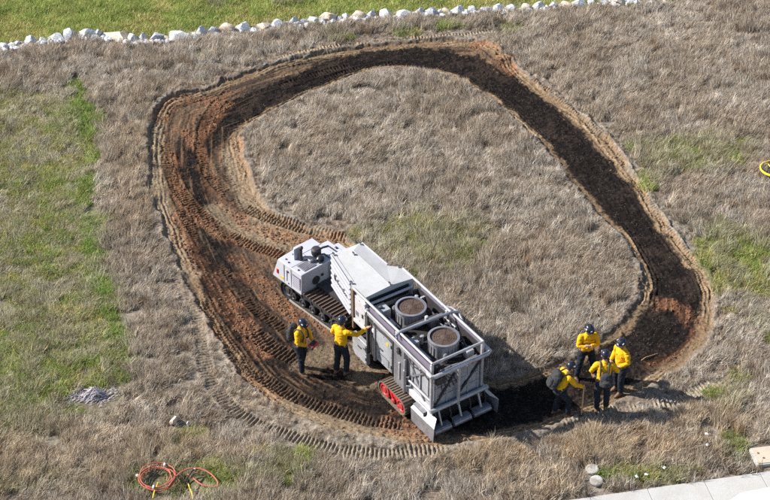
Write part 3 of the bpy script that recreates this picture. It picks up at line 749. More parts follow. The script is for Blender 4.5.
# crawler tracks: closed belt of steel shoes over idler, sprocket and road wheels
def crawler(parent, x0, x1, r, yc, w, shoe_mat, pad_mat, wheel_mat, nroad, pitch, road_r, name='crawler_track', grouser=.022, belt=None):
    t = empty(name, (0, yc, 0)); t.parent = parent
    h = r
    Ls = x1 - x0; per = 2 * Ls + 2 * math.pi * r; n = int(per / pitch); pt = per / n
    def at(s):
        s %= per
        if s < Ls: return Vector((x0 + s, 0, 2 * r)), 0.0
        s -= Ls
        if s < math.pi * r: a = s / r; return Vector((x1 + r * math.sin(a), 0, r + r * math.cos(a))), a
        s -= math.pi * r
        if s < Ls: return Vector((x1 - s, 0, 0)), math.pi
        s -= Ls; a = s / r; return Vector((x0 - r * math.sin(a), 0, r - r * math.cos(a))), math.pi + a
    shoe = MB(); l = pt * .46
    shoe.box(-l, l, -w / 2, w / 2, -.035, -.012)
    shoe.box(-.013, .013, -w / 2 + .01, w / 2 - .01, -.012, grouser)
    duo = shoe_mat is M_rust
    me = None
    for i in range(n):
        p, a = at((i + .5) * pt)
        if me is None:
            o = shoe.build('track_shoe', M_dark if duo else shoe_mat, t); me = o.data
            if duo:
                me.materials.append(shoe_mat)
                for f_ in me.polygons[6:]: f_.material_index = 1
        else: o = link('track_shoe', me, None, t)
        o.location = p; o.rotation_euler = (0, a, 0)
    b = MB(); pts = [at(k * per / 60)[0] for k in range(60)]
    b_in = []
    for sgn in (-1, 1):
        for k in range(60):
            p = pts[k]; c = Vector((min(max(p.x, x0), x1), 0, r)); d = (p - c); q = c + d * ((r - .037) / r); 
            q2 = c + d * ((r - .062) / r)
            b_in.append((q.x, sgn * w * .42, q.z)); b_in.append((q2.x, sgn * w * .42, q2.z))
    f = []
    for k in range(60):
        j = (k + 1) % 60
        f += [(2 * k, 2 * j, 2 * j + 1, 2 * k + 1), (120 + 2 * k, 120 + 2 * k + 1, 120 + 2 * j + 1, 120 + 2 * j), (2 * k, 120 + 2 * k, 120 + 2 * j, 2 * j), (2 * k + 1, 2 * j + 1, 120 + 2 * j + 1, 120 + 2 * k + 1)]
    b.add(b_in, f).build('belt', belt or M_black, t)
    wr = r - .065
    for xx in (x0, x1):
        wh = MB().lathe([(.05, -w * .40), (wr, -w * .40), (wr, -w * .2), (wr * .6, -w * .15), (wr * .6, w * .15), (wr, w * .2), (wr, w * .40), (wr * .78, w * .43), (wr * .7, w * .36), (.09, w * .36), (.08, w * .44), (.0, w * .45)], (xx, 0, r), 'y', 24).build('idler_wheel', wheel_mat, t, smooth=True)
        for k in range(6):
            a = k * math.pi / 3
            MB().lathe([(.028, 0), (.028, .012)], (xx + wr * .5 * math.cos(a), w * .36, r + wr * .5 * math.sin(a)), 'y', 8).build('wheel_bolt', M_dark, wh)
    for k in range(nroad):
        xx = x0 + (x1 - x0) * (k + .5 + (.0)) / nroad
        MB().lathe([(.03, -w * .40), (road_r, -w * .40), (road_r, w * .38), (road_r * .7, w * .41), (road_r * .55, w * .36), (.05, w * .38), (.04, w * .43), (.0, w * .43)], (xx, 0, .07 + road_r), 'y', 18).build('road_wheel', wheel_mat, t, smooth=True)
        bar(MB(), (xx, w * .30, .10 + road_r), (xx + .10, w * .30, 2 * r - .18), .05, .06).build('suspension_arm', wheel_mat if wheel_mat is M_red else M_dark, t)
    MB().box(x0 + .05, x1 - .05, -w * .25, w * .30, 2 * r - .24, 2 * r - .15).build('track_beam', M_dark if wheel_mat is not M_red else M_red, t)
    return t
for yc in (.71, -.71):
    ct = crawler(CAR, -1.12, .92, .29, yc, .50, M_rust, M_rust, M_dark, 5, .125, .13)
    # pale dusty rubber guide strip low on the outer side
    s = 1 if yc > 0 else -1
    MB().box(-1.05, .80, s * .251 if s > 0 else -.262, s * .262 if s > 0 else -.251, .005, .075).build('guard_strip', M_pale, ct)

# ------------------------------------------------------------------ the burner unit towed behind it
BX, BY = 1.77, -6.962
BUR = empty('burner_unit', (BX, BY, gz(BX + 1.0, BY - .2) - .01), R(123.5))
tag(BUR, 'white and grey towed burner unit with two round fan intakes, tube frame and rear rollers', 'burner')
# tapered cover box at the front
def cover():
    zb, zt, zr = 1.18, 2.20, 2.27
    left = [(5.05, .47), (3.68, .73), (3.02, .73)]; right = [(3.02, -.73), (3.60, -.73), (3.84, -.48), (5.05, -.44)]
    ring = left + right; n = len(ring)
    vs = [(x, y, zb) for x, y in ring] + [(x, y, zt) for x, y in ring]
    rf, rr = (4.80, -.06, zr), (3.02, -.06, zr)
    vs += [rf, rr]; F_, B_ = 2 * n, 2 * n + 1
    fs = [tuple(range(n - 1, -1, -1))] + [(i, (i + 1) % n, (i + 1) % n + n, i + n) for i in range(n)]
    i = lambda k: k + n
    fs += [(i(0), i(1), B_, F_), (i(1), i(2), B_), (i(6), i(0), F_), (i(6), F_, B_, i(5)), (i(5), B_, i(4)), (i(4), B_, i(3)), (i(3), B_, i(2))]
    return fix_normals(MB().add(vs, fs).build('front_cover', M_roof, BUR))
cv = cover()
def side_pt(t, off, side):   # t 0..1 from the front to the jog
    a, b = ((5.05, .47), (3.68, .73)) if side > 0 else ((5.05, -.44), (3.84, -.48))
    d = Vector((b[0] - a[0], b[1] - a[1])); nrm = Vector((-d.y, d.x)).normalized()
    if nrm.y * side < 0: nrm = -nrm
    p = Vector(a) + d * t + nrm * off; return p
for side in (1, -1):
    pn = MB(); p0, p1 = side_pt(.0, .004, side), side_pt(1, .004, side)
    pn.add([(p0.x, p0.y, 1.17), (p1.x, p1.y, 1.17), (p1.x, p1.y, 2.2), (p0.x, p0.y, 2.2)], [(0, 1, 2, 3)])
    q0, q1 = side_pt(.0, .012, side), side_pt(1, .012, side)
    pn = MB().prism([(p0.x, p0.y, 1.17), (p1.x, p1.y, 1.17), (q1.x, q1.y, 1.17), (q0.x, q0.y, 1.17)], (0, 0, 1.02)).build('side_panel', M_sidep, cv)
    for k in range(7):
        z = 1.19 + k * .165
        a, b, c, d = side_pt(.025, .013, side), side_pt(.985, .013, side), side_pt(.985, .045, side), side_pt(.025, .045, side)
        MB().prism([(a.x, a.y, z), (b.x, b.y, z), (c.x, c.y, z), (d.x, d.y, z)], (0, 0, .05)).build('rib', M_lav, cv, bevel=.004)
# seams, stiffeners and lifting lugs on the roof
MB().tube([(4.80, -.06, 2.272), (3.02, -.06, 2.272)], .008, 6).build('roof_seam', M_panel, cv)
MB().tube([(4.95, .40, 2.212), (3.75, .62, 2.214)], .009, 6).build('roof_seam', M_panel, cv)
for (x, y, z) in ((4.98, .43, 2.2), (3.70, .69, 2.2), (3.06, -.06, 2.265), (5.0, -.40, 2.2), (3.62, -.69, 2.2), (4.65, .02, 2.255)):
    lg = MB().prism([(x - .05, y, z), (x + .05, y, z), (x + .03, y, z + .09), (x - .03, y, z + .09)], (0, .025, 0)).build('lifting_lug', M_galv, cv, bevel=.004)
    MB().tube([(x - .04, y + .012, z + .075), (x, y + .05, z + .10), (x + .04, y + .012, z + .075)], .011, 6).build('shackle', M_dark, lg)
# lettering on the left side panel
def lettering(txt, size, centre, side):
    cu = bpy.data.curves.new('lettering', 'FONT'); cu.body = txt; cu.size = size; cu.extrude = .002; cu.align_x = 'CENTER'
    tmp = bpy.data.objects.new('tmp', cu); col.objects.link(tmp)
    dg = bpy.context.evaluated_depsgraph_get(); me = bpy.data.meshes.new_from_object(tmp.evaluated_get(dg))
    bpy.data.objects.remove(tmp)
    o = link('lettering', me, M_blacktxt, cv); return o
tx = lettering('BurnBot', .21, None, 1)
p = side_pt(.62, .05, 1); ang = math.atan2(.73 - .47, 3.68 - 5.05)
tx.rotation_euler = (Matrix.Rotation(ang, 3, 'Z') @ Matrix.Rotation(R(90), 3, 'X')).to_euler(); tx.location = (p.x, p.y, 1.62)
# flame mark before the letters
p = side_pt(.26, .05, 1); dx, dy = math.cos(ang), math.sin(ang)
fl = [(-.06, 0), (.05, 0), (.09, .08), (.05, .16), (.03, .10), (-.01, .24), (-.08, .12)]
MB().prism([(p.x + dx * a, p.y + dy * a, 1.60 + b) for a, b in fl], (-.004 * dy, .004 * dx, 0)).build('emblem', M_blacktxt, cv)
# rear wall of the cover: dark opening
MB().box(3.0, 3.018, -.60, .60, 1.80, 2.10).build('air_opening', M_char, cv)
# under-cover ducts and drawbar
MB().box(3.05, 4.7, -.40, .40, .95, 1.179).build('duct', M_dark, BUR)
MB().prism([(3.4, -.35, .55), (3.4, .35, .55), (5.0, .12, .62), (5.0, -.12, .62)], (0, 0, .16)).build('drawbar', M_dark, BUR)
MB().lathe([(.10, 0), (.10, .5)], (4.95, 0, .62), seg=14).build('swivel_post', M_dark, BUR, smooth=True)

# --- main chassis and chambers
MB().box(.02, 3.45, -.62, .62, .42, .58).build('chassis', M_dark, BUR, bevel=.01)
ch = MB().box(.06, 1.44, -.70, .70, .581, 1.62).build('rear_chamber', M_panel, BUR, bevel=.01)
ch2 = MB().box(1.58, 2.96, -.64, .64, .581, 1.62).build('front_chamber', M_dark, BUR, bevel=.01)
dk = MB().box(.04, 2.98, -.71, .71, 1.621, 1.66).build('top_deck', M_char, BUR)
# fans
for (fx, fy) in ((2.20, -.12), (.77, -.13)):
    fan = empty('intake_fan', (fx, fy, 1.64)); fan.parent = BUR
    MB().lathe([(.375, 0), (.375, .30), (.385, .32), (.385, .44), (.345, .44), (.345, .36)], (0, 0, 0), seg=40, cap=False).build('drum', M_panel, fan, smooth=True)
    MB().lathe([(.39, .40), (.405, .41), (.405, .465), (.39, .47), (.345, .47), (.345, .40)], (0, 0, 0), seg=40, cap=False).build('rim', M_galv, fan, smooth=True)
    sc_ = MB()
    sc_.lathe([(.0, .452), (.07, .45), (.09, .435), (.25, .43), (.344, .425)], (0, 0, 0), seg=40, cap=False)
    sc_.build('screen', M_screen, fan, smooth=True)
    for k in range(5): MB().tube([(.0 + (.07 + .06 * k) * math.cos(q * .2618), (.07 + .06 * k) * math.sin(q * .2618), .447 - .002 * k) for q in range(24)], .003, 4, closed=True).build('guard_ring', M_screen, fan)
    for k in range(8):
        a = k * math.pi / 4; MB().tube([(.08 * math.cos(a), .08 * math.sin(a), .452), (.34 * math.cos(a), .34 * math.sin(a), .436)], .004, 4).build('guard_spoke', M_screen, fan)
    for k in range(24):
        a = k * math.pi / 12; MB().box(.379, .392, -.008, .008, .05, .38).build('drum_rib', M_galv, fan).rotation_euler = (0, 0, a)
# clutter around the fans
for (x0, x1, y0, y1, z0, z1, mt) in ((2.55, 2.90, .25, .60, 1.661, 1.95, M_panel), (2.0, 2.25, .42, .62, 1.661, 1.90, M_panel), (1.15, 1.40, .32, .62, 1.661, 1.88, M_panel), (.12, .38, .30, .58, 1.661, 1.86, M_dark), (1.62, 1.85, -.60, -.35, 1.661, 1.86, M_galv), (.14, .34, -.62, -.40, 1.661, 1.90, M_panel), (2.72, 2.9, -.62, -.2, 1.661, 1.84, M_dark)):
    MB().box(x0, x1, y0, y1, z0, z1).build('equipment_box', mt, BUR, bevel=.015)
MB().tube([(1.50, .60, 2.10), (1.50, -.60, 2.10)], .045, 12).build('manifold_pipe', M_galv, BUR, smooth=True)
MB().tube([(1.66, .55, 1.98), (1.66, -.58, 1.98)], .055, 12).build('manifold_pipe', M_dark, BUR, smooth=True)
MB().tube([(2.92, .64, 2.03), (2.92, -.66, 2.03)], .04, 12).build('cross_tube', M_frame, BUR, smooth=True)
MB().lathe([(.05, 0), (.05, .12), (.03, .14)], (1.50, -.12, 2.12), seg=12).build('pressure_cap', M_white, BUR, smooth=True)
for (x, y) in ((2.62, .1), (1.28, -.52), (.36, .1), (2.5, -.5)):
    MB().lathe([(.05, 0), (.06, .02), (.06, .22), (.03, .27)], (x, y, 1.66), seg=12).build('cylinder', M_galv, BUR, smooth=True)
MB().tube([(2.5, -.45, 1.9), (2.0, -.55, 1.95), (1.66, -.5, 1.98)], .03, 8).build('hose', M_dark, BUR, smooth=True)
MB().tube([(1.2, -.5, 1.9), (.8, -.62, 1.98), (.3, -.5, 1.9)], .03, 8).build('hose', M_dark, BUR, smooth=True)
MB().tube([(.34, .4, 1.84), (.5, .55, 1.9), (1.2, .5, 1.86)], .028, 8).build('hose', M_dark, BUR, smooth=True)
MB().tube([(.25, -.3, 1.75), (.2, .1, 1.95), (.25, .35, 1.8)], .028, 8).build('hose', M_dark, BUR, smooth=True)

# --- tube frame: posts and rails
def post(x, y, z0, z1, w=.075, mat=None):
    return MB().box(x - w / 2, x + w / 2, y - w / 2, y + w / 2, z0, z1).build('post', mat or M_frame, BUR, bevel=.008)
for y in (.76, -.76):
    post(.0, y, .56, 2.16); post(3.52, y, .9, 2.16, .08, M_rust if y > 0 else M_frame); post(1.51, y * 1.0, .5, 2.16, .08)
    MB().tube([(-.03, y, 2.2), (3.50, y, 2.2)], .036, 12).build('top_rail', M_frame, BUR, smooth=True)
    s = 1 if y > 0 else -1
    bar(MB(), (-.10, s * .86, 1.92), (2.72, s * .86, 1.98), .05, .11).build('guard_rail', M_frame, BUR, bevel=.012)
    for (xa, xb) in ((.05, 1.44), (1.60, 2.72)):
        MB().box(xa, xb, s * .775 if s > 0 else -.785, s * .785 if s > 0 else -.775, (1.72 if s > 0 else 2.03), 2.13).build('perforated_panel', M_mesh, BUR)
        if s < 0: MB().box(xa - .04, xb + .1, -.775, -.755, 1.50, 2.029).build('side_wall', M_dark, BUR)
MB().tube([(-.03, .76, 2.2), (-.03, -.76, 2.2)], .036, 12).build('top_rail', M_frame, BUR, smooth=True)
MB().tube([(1.38, .90, 2.17), (1.38, .74, 2.24), (1.30, -.74, 2.24), (1.26, -.92, 2.2)], .04, 12).build('cross_beam', M_galv, BUR, smooth=True)
MB().tube([(1.68, -.70, 2.2), (1.5, -.88, 2.19), (1.26, -.92, 2.19), (1.06, -.90, 2.1), (1.0, -.80, 2.0)], .032, 10).build('bumper_tube', M_frame, BUR, smooth=True)
MB().tube([(.0, .88, 1.93), (-.16, .88, 1.93), (-.20, .80, 1.93), (-.20, -.78, 1.93), (-.16, -.88, 1.93), (.3, -.88, 1.94)], .055, 12).build('rear_bumper', M_frame, BUR, smooth=True)
MB().tube([(2.72, .86, 1.985), (2.78, .86, 1.985), (2.8, .80, 1.985)], .055, 12).build('rail_end', M_frame, BUR, smooth=True)
# gusset at the middle post and the big column on the left
for s in (1, -1):
    MB().box(1.10, 1.60, s * .72 if s > 0 else -.80, s * .80 if s > 0 else -.72, .42, 1.90).build('column', M_galv, BUR, bevel=.015)
    MB().box(1.30, 1.36, s * .801 if s > 0 else -.83, s * .83 if s > 0 else -.801, .75, 1.30).build('lift_slot', M_frame, BUR, bevel=.012)
    for z in (1.62, 1.72): MB().lathe([(.055, 0), (.055, .05)], (1.35, s * .80 - (.0 if s > 0 else .05), z), 'y', 14).build('pin', M_dark, BUR)
    MB().box(1.115, 1.125, s * .801 if s > 0 else -.81, s * .81 if s > 0 else -.801, .5, 1.85).build('column_seam', M_dark, BUR)
# left and right doors and panels
for s in (1, -1):
    def yb(a, b): return (a, b) if s > 0 else (-b, -a)
    y0, y1 = yb(.65, .765)
    d = MB().box(1.74, 2.46, y0, y1, .60, 1.62).build('door', M_panel, BUR, bevel=.012)
    a, b = yb(.766, .79); MB().box(2.14, 2.28, a, b, 1.06, 1.10).build('handle', M_dark, d, bevel=.005)
    for z in (.75, 1.42): MB().box(1.735, 1.775, *yb(.766, .785), z, z + .1).build('hinge', M_dark, d)
    p = MB().box(2.98, 3.48, *yb(.66, .765), 1.28, 2.02).build('upper_panel', M_white, BUR, bevel=.012)
    MB().box(3.28, 3.42, *yb(.766, .772), 1.42, 1.56).build('notice', M_mesh, p)
    MB().box(3.06, 3.12, *yb(.766, .78), 1.50, 1.62).build('latch', M_dark, p)
    MB().box(2.90, 3.55, *yb(.70, .80), 1.16, 1.27).build('side_rail', M_white, BUR, bevel=.015)
    q = MB().prism([(2.84, yb(.70, .82)[0], .10), (3.40, yb(.70, .82)[0], .10), (3.52, yb(.70, .82)[0], .24), (3.52, yb(.70, .82)[0], .78), (2.84, yb(.70, .82)[0], .78)], (0, .12, 0)).build('lower_box', M_panel, BUR, bevel=.012)
    MB().box(3.08, 3.24, *yb(.821, .84), .50, .54).build('handle', M_dark, q, bevel=.005)
    for z in (.25, .62): MB().box(2.845, 2.885, *yb(.821, .835), z, z + .09).build('hinge', M_dark, q)
    MB().box(2.52, 2.80, *yb(.52, .70), .45, 1.62).build('valve_cabinet', M_dark, BUR, bevel=.01)
    for k in range(5): MB().tube([(2.56 + k * .055, s * .72, 1.55), (2.56 + k * .055, s * .735, 1.0), (2.58 + k * .05, s * .71, .5)], .018, 7).build('hydraulic_hose', M_black if k % 2 else M_galv, BUR, smooth=True)
    MB().lathe([(.05, -.03), (.07, .0), (.05, .03)], (2.60, s * .75, 1.42), 'y', 12).build('gauge', M_white, BUR, smooth=True)
    # rear chamber side: braces and tube
    MB().tube([(1.08, s * .76, .95), (.04, s * .76, .95)], .04, 10).build('side_tube', M_galv, BUR, smooth=True)
    bar(MB(), (1.05, s * .725, 1.66), (.30, s * .725, .62), .035, .05).build('diagonal_brace', M_galv, BUR)
    MB().box(.05, 1.08, *yb(.701, .715), 1.56, 1.70).build('header_panel', M_mesh, BUR)
    MB().prism([(1.08, yb(.70, .78)[0], .70), (.02, yb(.70, .78)[0], .70), (.02, yb(.70, .78)[0], .50), (1.08, yb(.70, .78)[0], .50)], (0, .08, 0)).build('sill', M_white, BUR, bevel=.01)
# rear face (x = 0)
MB().box(.0, .055, -.69, .69, .60, 1.64).build('rear_wall', M_panel, BUR, bevel=.006)
MB().tube([(-.12, .02, 1.88), (-.12, .02, .62)], .045, 12).build('rear_post', M_frame, BUR, smooth=True)
MB().tube([(-.10, .86, .72), (-.10, -.90, .72)], .06, 12).build('rear_bottom_tube', M_frame, BUR, smooth=True)
bar(MB(), (-.03, .70, .75), (-.03, .08, 1.60), .04, .05).build('diagonal_brace', M_dark, BUR)
bar(MB(), (-.03, -.68, 1.62), (-.03, -.04, .85), .04, .05).build('diagonal_brace', M_dark, BUR)
MB().box(-.012, -.001, -.42, -.27, 1.12, 1.34).build('sticker', M_white, BUR)
MB().lathe([(.03, -.01), (.03, 0)], (-.0, .45, 1.1), 'x', 10).build('bolt', M_dark, BUR)
MB().box(-.10, .0, .40, .66, 1.48, 1.68).build('junction_box', M_dark, BUR, bevel=.01)
MB().tube([(-.06, .6, 1.6), (-.10, .5, 1.75), (-.05, .3, 1.7), (-.02, .2, 1.88)], .022, 8).build('hose', M_dark, BUR, smooth=True)
MB().tube([(-.05, -.3, 1.66), (-.08, -.45, 1.76), (-.05, -.6, 1.7)], .03, 8).build('hose', M_redlamp, BUR, smooth=True)
MB().box(-.09, -.0, -.5, -.25, 1.68, 1.80).build('junction_box', M_panel, BUR, bevel=.01)
# skirts at the back
for s in (1, -1):
    y0 = .97 if s > 0 else -.99
    pl = [(.55, y0, .46), (-.47, y0, .50), (-.44, y0, .05), (-.30, y0, .03), (-.26, y0, .08), (.20, y0, .04), (.52, y0, .06)]
    sk = MB().prism(pl, (0, .02, 0)).build('skirt_plate', M_galv, BUR, bevel=.004)
    MB().prism([(.55, y0 + (.0 if s < 0 else .02), .462), (-.47, y0 + (.0 if s < 0 else .02), .502), (-.30, s * .80, .62), (.5, s * .80, .62)], (0, 0, .015)).build('skirt_top', M_panel, sk)
    MB().box(-.02, .5, *( (.70, .80) if s > 0 else (-.80, -.70)), .40, .62).build('skirt_bracket', M_galv, sk)
MB().box(.02, .06, -.95, .95, .08, .60).build('chamber_back', M_char, BUR)
MB().box(.06, .50, -.95, .95, .58, .62).build('chamber_hood', M_galv, BUR)
for (ya, yb_) in ((.86, .34), (.27, -.27), (-.34, -.88)):
    ro = MB().lathe([(.03, 0), (.085, .01), (.085, ya - yb_ - .01), (.03, ya - yb_)], (-.27, yb_, .16), 'y', 20).build('roller', M_galv, BUR, smooth=True)
    MB().box(-.33, -.14, yb_ + .02, ya - .02, .25, .275).build('roller_guard', M_galv, ro, bevel=.006)
    ym = (ya + yb_) / 2
    bar(MB(), (-.08, ym, .66), (-.24, ym, .28), .05, .04).build('roller_arm', M_frame, ro)
    for yy in (ya - .02, yb_ + .02): MB().box(-.32, -.2, yy - .008, yy + .008, .12, .27).build('roller_bracket', M_galv, ro)
for k in range(9):
    MB().tube([(-.03, .72 - k * .18, .70), (-.07, .72 - k * .18 - .03, .56), (-.04, .72 - k * .18 - .09, .60)], .018, 6).build('burner_nozzle', M_dark, BUR)
# rear crawlers with red wheels
for yc in (.90, -.90):
    crawler(BUR, .92, 1.66, .25, yc, .34, M_mud, M_mud, M_red, 3, .085, .075, grouser=.012, belt=M_mud)

# --- small fittings: panel bolts, stickers, hoses and cables, cylinders
M_warn = paint('yellow_warning_sticker', (.6, .42, .03), .5, 0, (.3, .2, .05), .3, 10)
M_soot = paint('sooty_steel', (.10, .095, .095), .7, .3, (.03, .028, .028), .8, 6)
gm = random.Random(12)
for s in (1, -1):
    yy = lambda a, b: (a, b) if s > 0 else (-b, -a)
    for (x0, x1, z0, z1, yp) in ((1.74, 2.46, .60, 1.62, .765), (2.98, 3.48, 1.28, 2.02, .765), (2.84, 3.52, .10, .78, .82)):
        for (fx, fz) in ((.06, .07), (.94, .07), (.06, .93), (.94, .93), (.5, .05), (.5, .95), (.04, .5), (.96, .5)):
            MB().lathe([(.014, 0), (.012, .008)], (x0 + (x1 - x0) * fx, s * yp - (.008 if s < 0 else 0), z0 + (z1 - z0) * fz), 'y', 6).build('panel_bolt', M_dark, BUR)
    MB().box(1.90, 2.00, *yy(.766, .770), 1.38, 1.48).build('warning_sticker', M_warn, BUR)
    MB().box(1.86, 2.34, *yy(.766, .772), .70, .92).build('vent_plate', M_soot, BUR)
    for k in range(5): MB().box(1.88, 2.32, *yy(.7721, .782), .72 + k * .04, .735 + k * .04).build('louvre', M_panel, BUR)
    # hydraulic ram on the column, hoses running along the side
    MB().tube([(1.05, s * .84, .55), (1.05, s * .84, 1.25)], .045, 12).build('ram_barrel', M_galv, BUR, smooth=True)
    MB().tube([(1.05, s * .84, 1.25), (1.05, s * .84, 1.60)], .022, 10).build('ram_rod', M_sticker if False else M_frame, BUR, smooth=True)
    for k in range(4):
        z = 1.70 + .035 * k; y_ = s * (.80 + .012 * (k % 2))
        MB().tube([(2.72, y_, z), (2.3, y_, z - .03 - .02 * k), (1.9, y_, z - .01), (1.62, y_, z - .05)], .014, 6).build('hydraulic_hose', M_black if k % 2 else M_dark, BUR, smooth=True)
    MB().tube([(1.05, s * .80, 1.72), (.7, s * .81, 1.62), (.3, s * .80, 1.70), (.06, s * .80, 1.62)], .018, 6).build('hose', M_black, BUR, smooth=True)
    bar(MB(), (.30, s * .725, 1.66), (1.05, s * .725, .98), .03, .045).build('diagonal_brace', M_galv, BUR)
    for x_ in (.18, .52, .86): MB().box(x_, x_ + .05, *yy(.715, .735), .98, 1.66).build('stiffener', M_panel, BUR, bevel=.004)
    MB().box(2.48, 2.54, *yy(.64, .80), .5, 1.95).build('upright', M_frame, BUR, bevel=.006)
    MB().box(2.82, 2.88, *yy(.64, .80), .5, 1.95).build('upright', M_soot, BUR, bevel=.006)
# rear face clutter
for z in (.98, 1.28): MB().box(-.025, -.001, -.66, .66, z, z + .04).build('stiffener', M_panel, BUR, bevel=.004)
for y_ in (-.64, -.34, .30, .62): MB().box(-.022, -.001, y_ - .02, y_ + .02, .64, 1.60).build('stiffener', M_panel, BUR, bevel=.004)
for k in range(5): MB().tube([(-.06, .66 - k * .05, 1.9), (-.09, .62 - k * .08, 1.7), (-.05, .50 - k * .1, 1.45), (-.03, .46 - k * .12, 1.2)], .013, 6).build('cable', M_black, BUR, smooth=True)
for y_ in (.74, .30, -.30, -.76): MB().tube([(-.14, y_, .70), (-.22, y_, .52), (-.2, y_, .36)], .02, 8).build('chain_link_rod', M_dark, BUR, smooth=True)
MB().tube([(.02, .55, 1.80), (.02, .15, 1.82), (.04, -.2, 1.74), (.02, -.6, 1.80)], .03, 8).build('hose', M_galv, BUR, smooth=True)
for (x_, y_, r_, h_) in ((.30, .62, .04, .30), (1.28, .18, .05, .26), (1.10, -.62, .04, .30), (2.72, .45, .04, .34), (1.86, .30, .05, .2), (2.62, -.58, .04, .3), (1.70, .50, .035, .3)):
    MB().lathe([(r_, 0), (r_, h_ * .8), (r_ * 1.25, h_ * .82), (r_ * 1.25, h_), (r_ * .4, h_ * 1.05)], (x_, y_, 1.66), seg=10).build('filter_canister', gm.choice((M_galv, M_panel, M_soot)), BUR, smooth=True)
for k in range(9):
    x0_ = gm.uniform(.15, 2.7); y0_ = gm.choice((-1, 1)) * gm.uniform(.42, .66); x1_ = x0_ + gm.uniform(-.5, .5); y1_ = y0_ + gm.uniform(-.15, .15)
    MB().tube([(x0_, y0_, 1.67), (x0_ * .7 + x1_ * .3, y0_, 1.84), (x0_ * .3 + x1_ * .7, y1_, 1.84), (x1_, y1_, 1.67)], .018, 6).build('hose', gm.choice((M_black, M_dark, M_galv)), BUR, smooth=True)
for (x0, x1, y0, y1) in ((.5, 1.05, .40, .44), (1.95, 2.5, .36, .40), (.4, 1.1, -.60, -.57)):
    MB().box(x0, x1, y0, y1, 1.661, 1.80).build('bracket_rail', M_galv, BUR, bevel=.004)
# hood seams on the carrier
for (a_, b_) in (((.25, .30, 1.202), (1.30, .30, 1.202)), ((.70, .94, 1.202), (.70, .32, 1.202)), ((.98, .30, 1.202), (.98, -.35, 1.202))):
    bar(MB(), a_, b_, .008, .006).build('panel_gap', M_dark, hd)
for x_ in (.68, .98): MB().box(x_, x_ + .008, .962, .972, .56, 1.16).build('panel_gap', M_dark, hd)
MB().box(1.02, 1.16, .963, .972, .62, .70).build('warning_sticker', M_warn, hd)
# ------------------------------------------------------------------ the six people
M_skin = paint('skin', (.46, .26, .18), .55, 0, (.38, .18, .12), .3, 14)
M_yellow = paint('yellow_shirt_cloth', (.76, .41, .010), .85, 0, (.40, .20, .02), .6, 6, .4, .2)
M_navy = paint('navy_trouser_cloth', (.017, .021, .032), .9, 0, (.05, .045, .045), .5, 8, .4, .2)
M_helmet = paint('navy_helmet_shell', (.010, .014, .028), .3, 0, (.06, .06, .07), .25, 9)
M_boot = paint('brown_boot_leather', (.16, .085, .045), .7, 0, (.25, .17, .11), .5, 14, .3)
M_pack = paint('black_pack_cloth', (.022, .022, .026), .85, 0, (.08, .075, .075), .5, 8, .5)
M_strap = paint('grey_strap_webbing', (.05, .05, .055), .8, 0, (.12, .11, .10), .4, 10)
M_wood = paint('pale_wood_handle', (.50, .32, .15), .6, 0, (.25, .15, .08), .5, 12)
M_sticker = paint('white_sticker', (.7, .7, .7), .5, 0, (.4, .4, .4), .2, 10)
M_hair = paint('dark_hair', (.03, .02, .015), .7, 0, (.06, .04, .03), .5, 30, .5)
M_eye = paint('dark_eye', (.02, .015, .012), .2, 0, (.03, .03, .03), .1, 10)
M_lip = paint('lip', (.34, .13, .10), .5, 0, (.3, .12, .1), .2, 10)

def loft(mb, rings, seg=14):
    """rings: (centre, rx, ry, side vector, front vector); closed ends"""
    vs = []; n = len(rings)
    for c, rx, ry, sx, fy in rings:
        c = Vector(c)
        for k in range(seg):
            a = 2 * math.pi * k / seg
            vs.append(c + sx * (rx * math.cos(a)) + fy * (ry * math.sin(a)))
    fs = []
    for i in range(n - 1):
        for k in range(seg):
            l = (k + 1) % seg; fs.append((i * seg + k, i * seg + l, (i + 1) * seg + l, (i + 1) * seg + k))
    fs += [tuple(range(seg - 1, -1, -1)), tuple((n - 1) * seg + k for k in range(seg))]
    return mb.add(vs, fs)

def limb(mb, pts, radii, seg=10):
    """tapered limb with rounded joints"""
    P_ = []; R_ = []
    for i in range(len(pts) - 1):
        a, b = Vector(pts[i]), Vector(pts[i + 1])
        for t in (0, .33, .67):
            P_.append(a.lerp(b, t)); R_.append(radii[i] + (radii[i + 1] - radii[i]) * t)
    P_.append(Vector(pts[-1])); R_.append(radii[-1])
    rings = []
    for i, p in enumerate(P_):
        t = (P_[min(i + 1, len(P_) - 1)] - P_[max(i - 1, 0)]).normalized()
        s = t.cross(Vector((.13, .31, 1)) if abs(t.z) < .9 else Vector((1, .1, 0))).normalized(); f = t.cross(s)
        rings.append((p, R_[i], R_[i], s, f))
    return loft(mb, rings, seg)

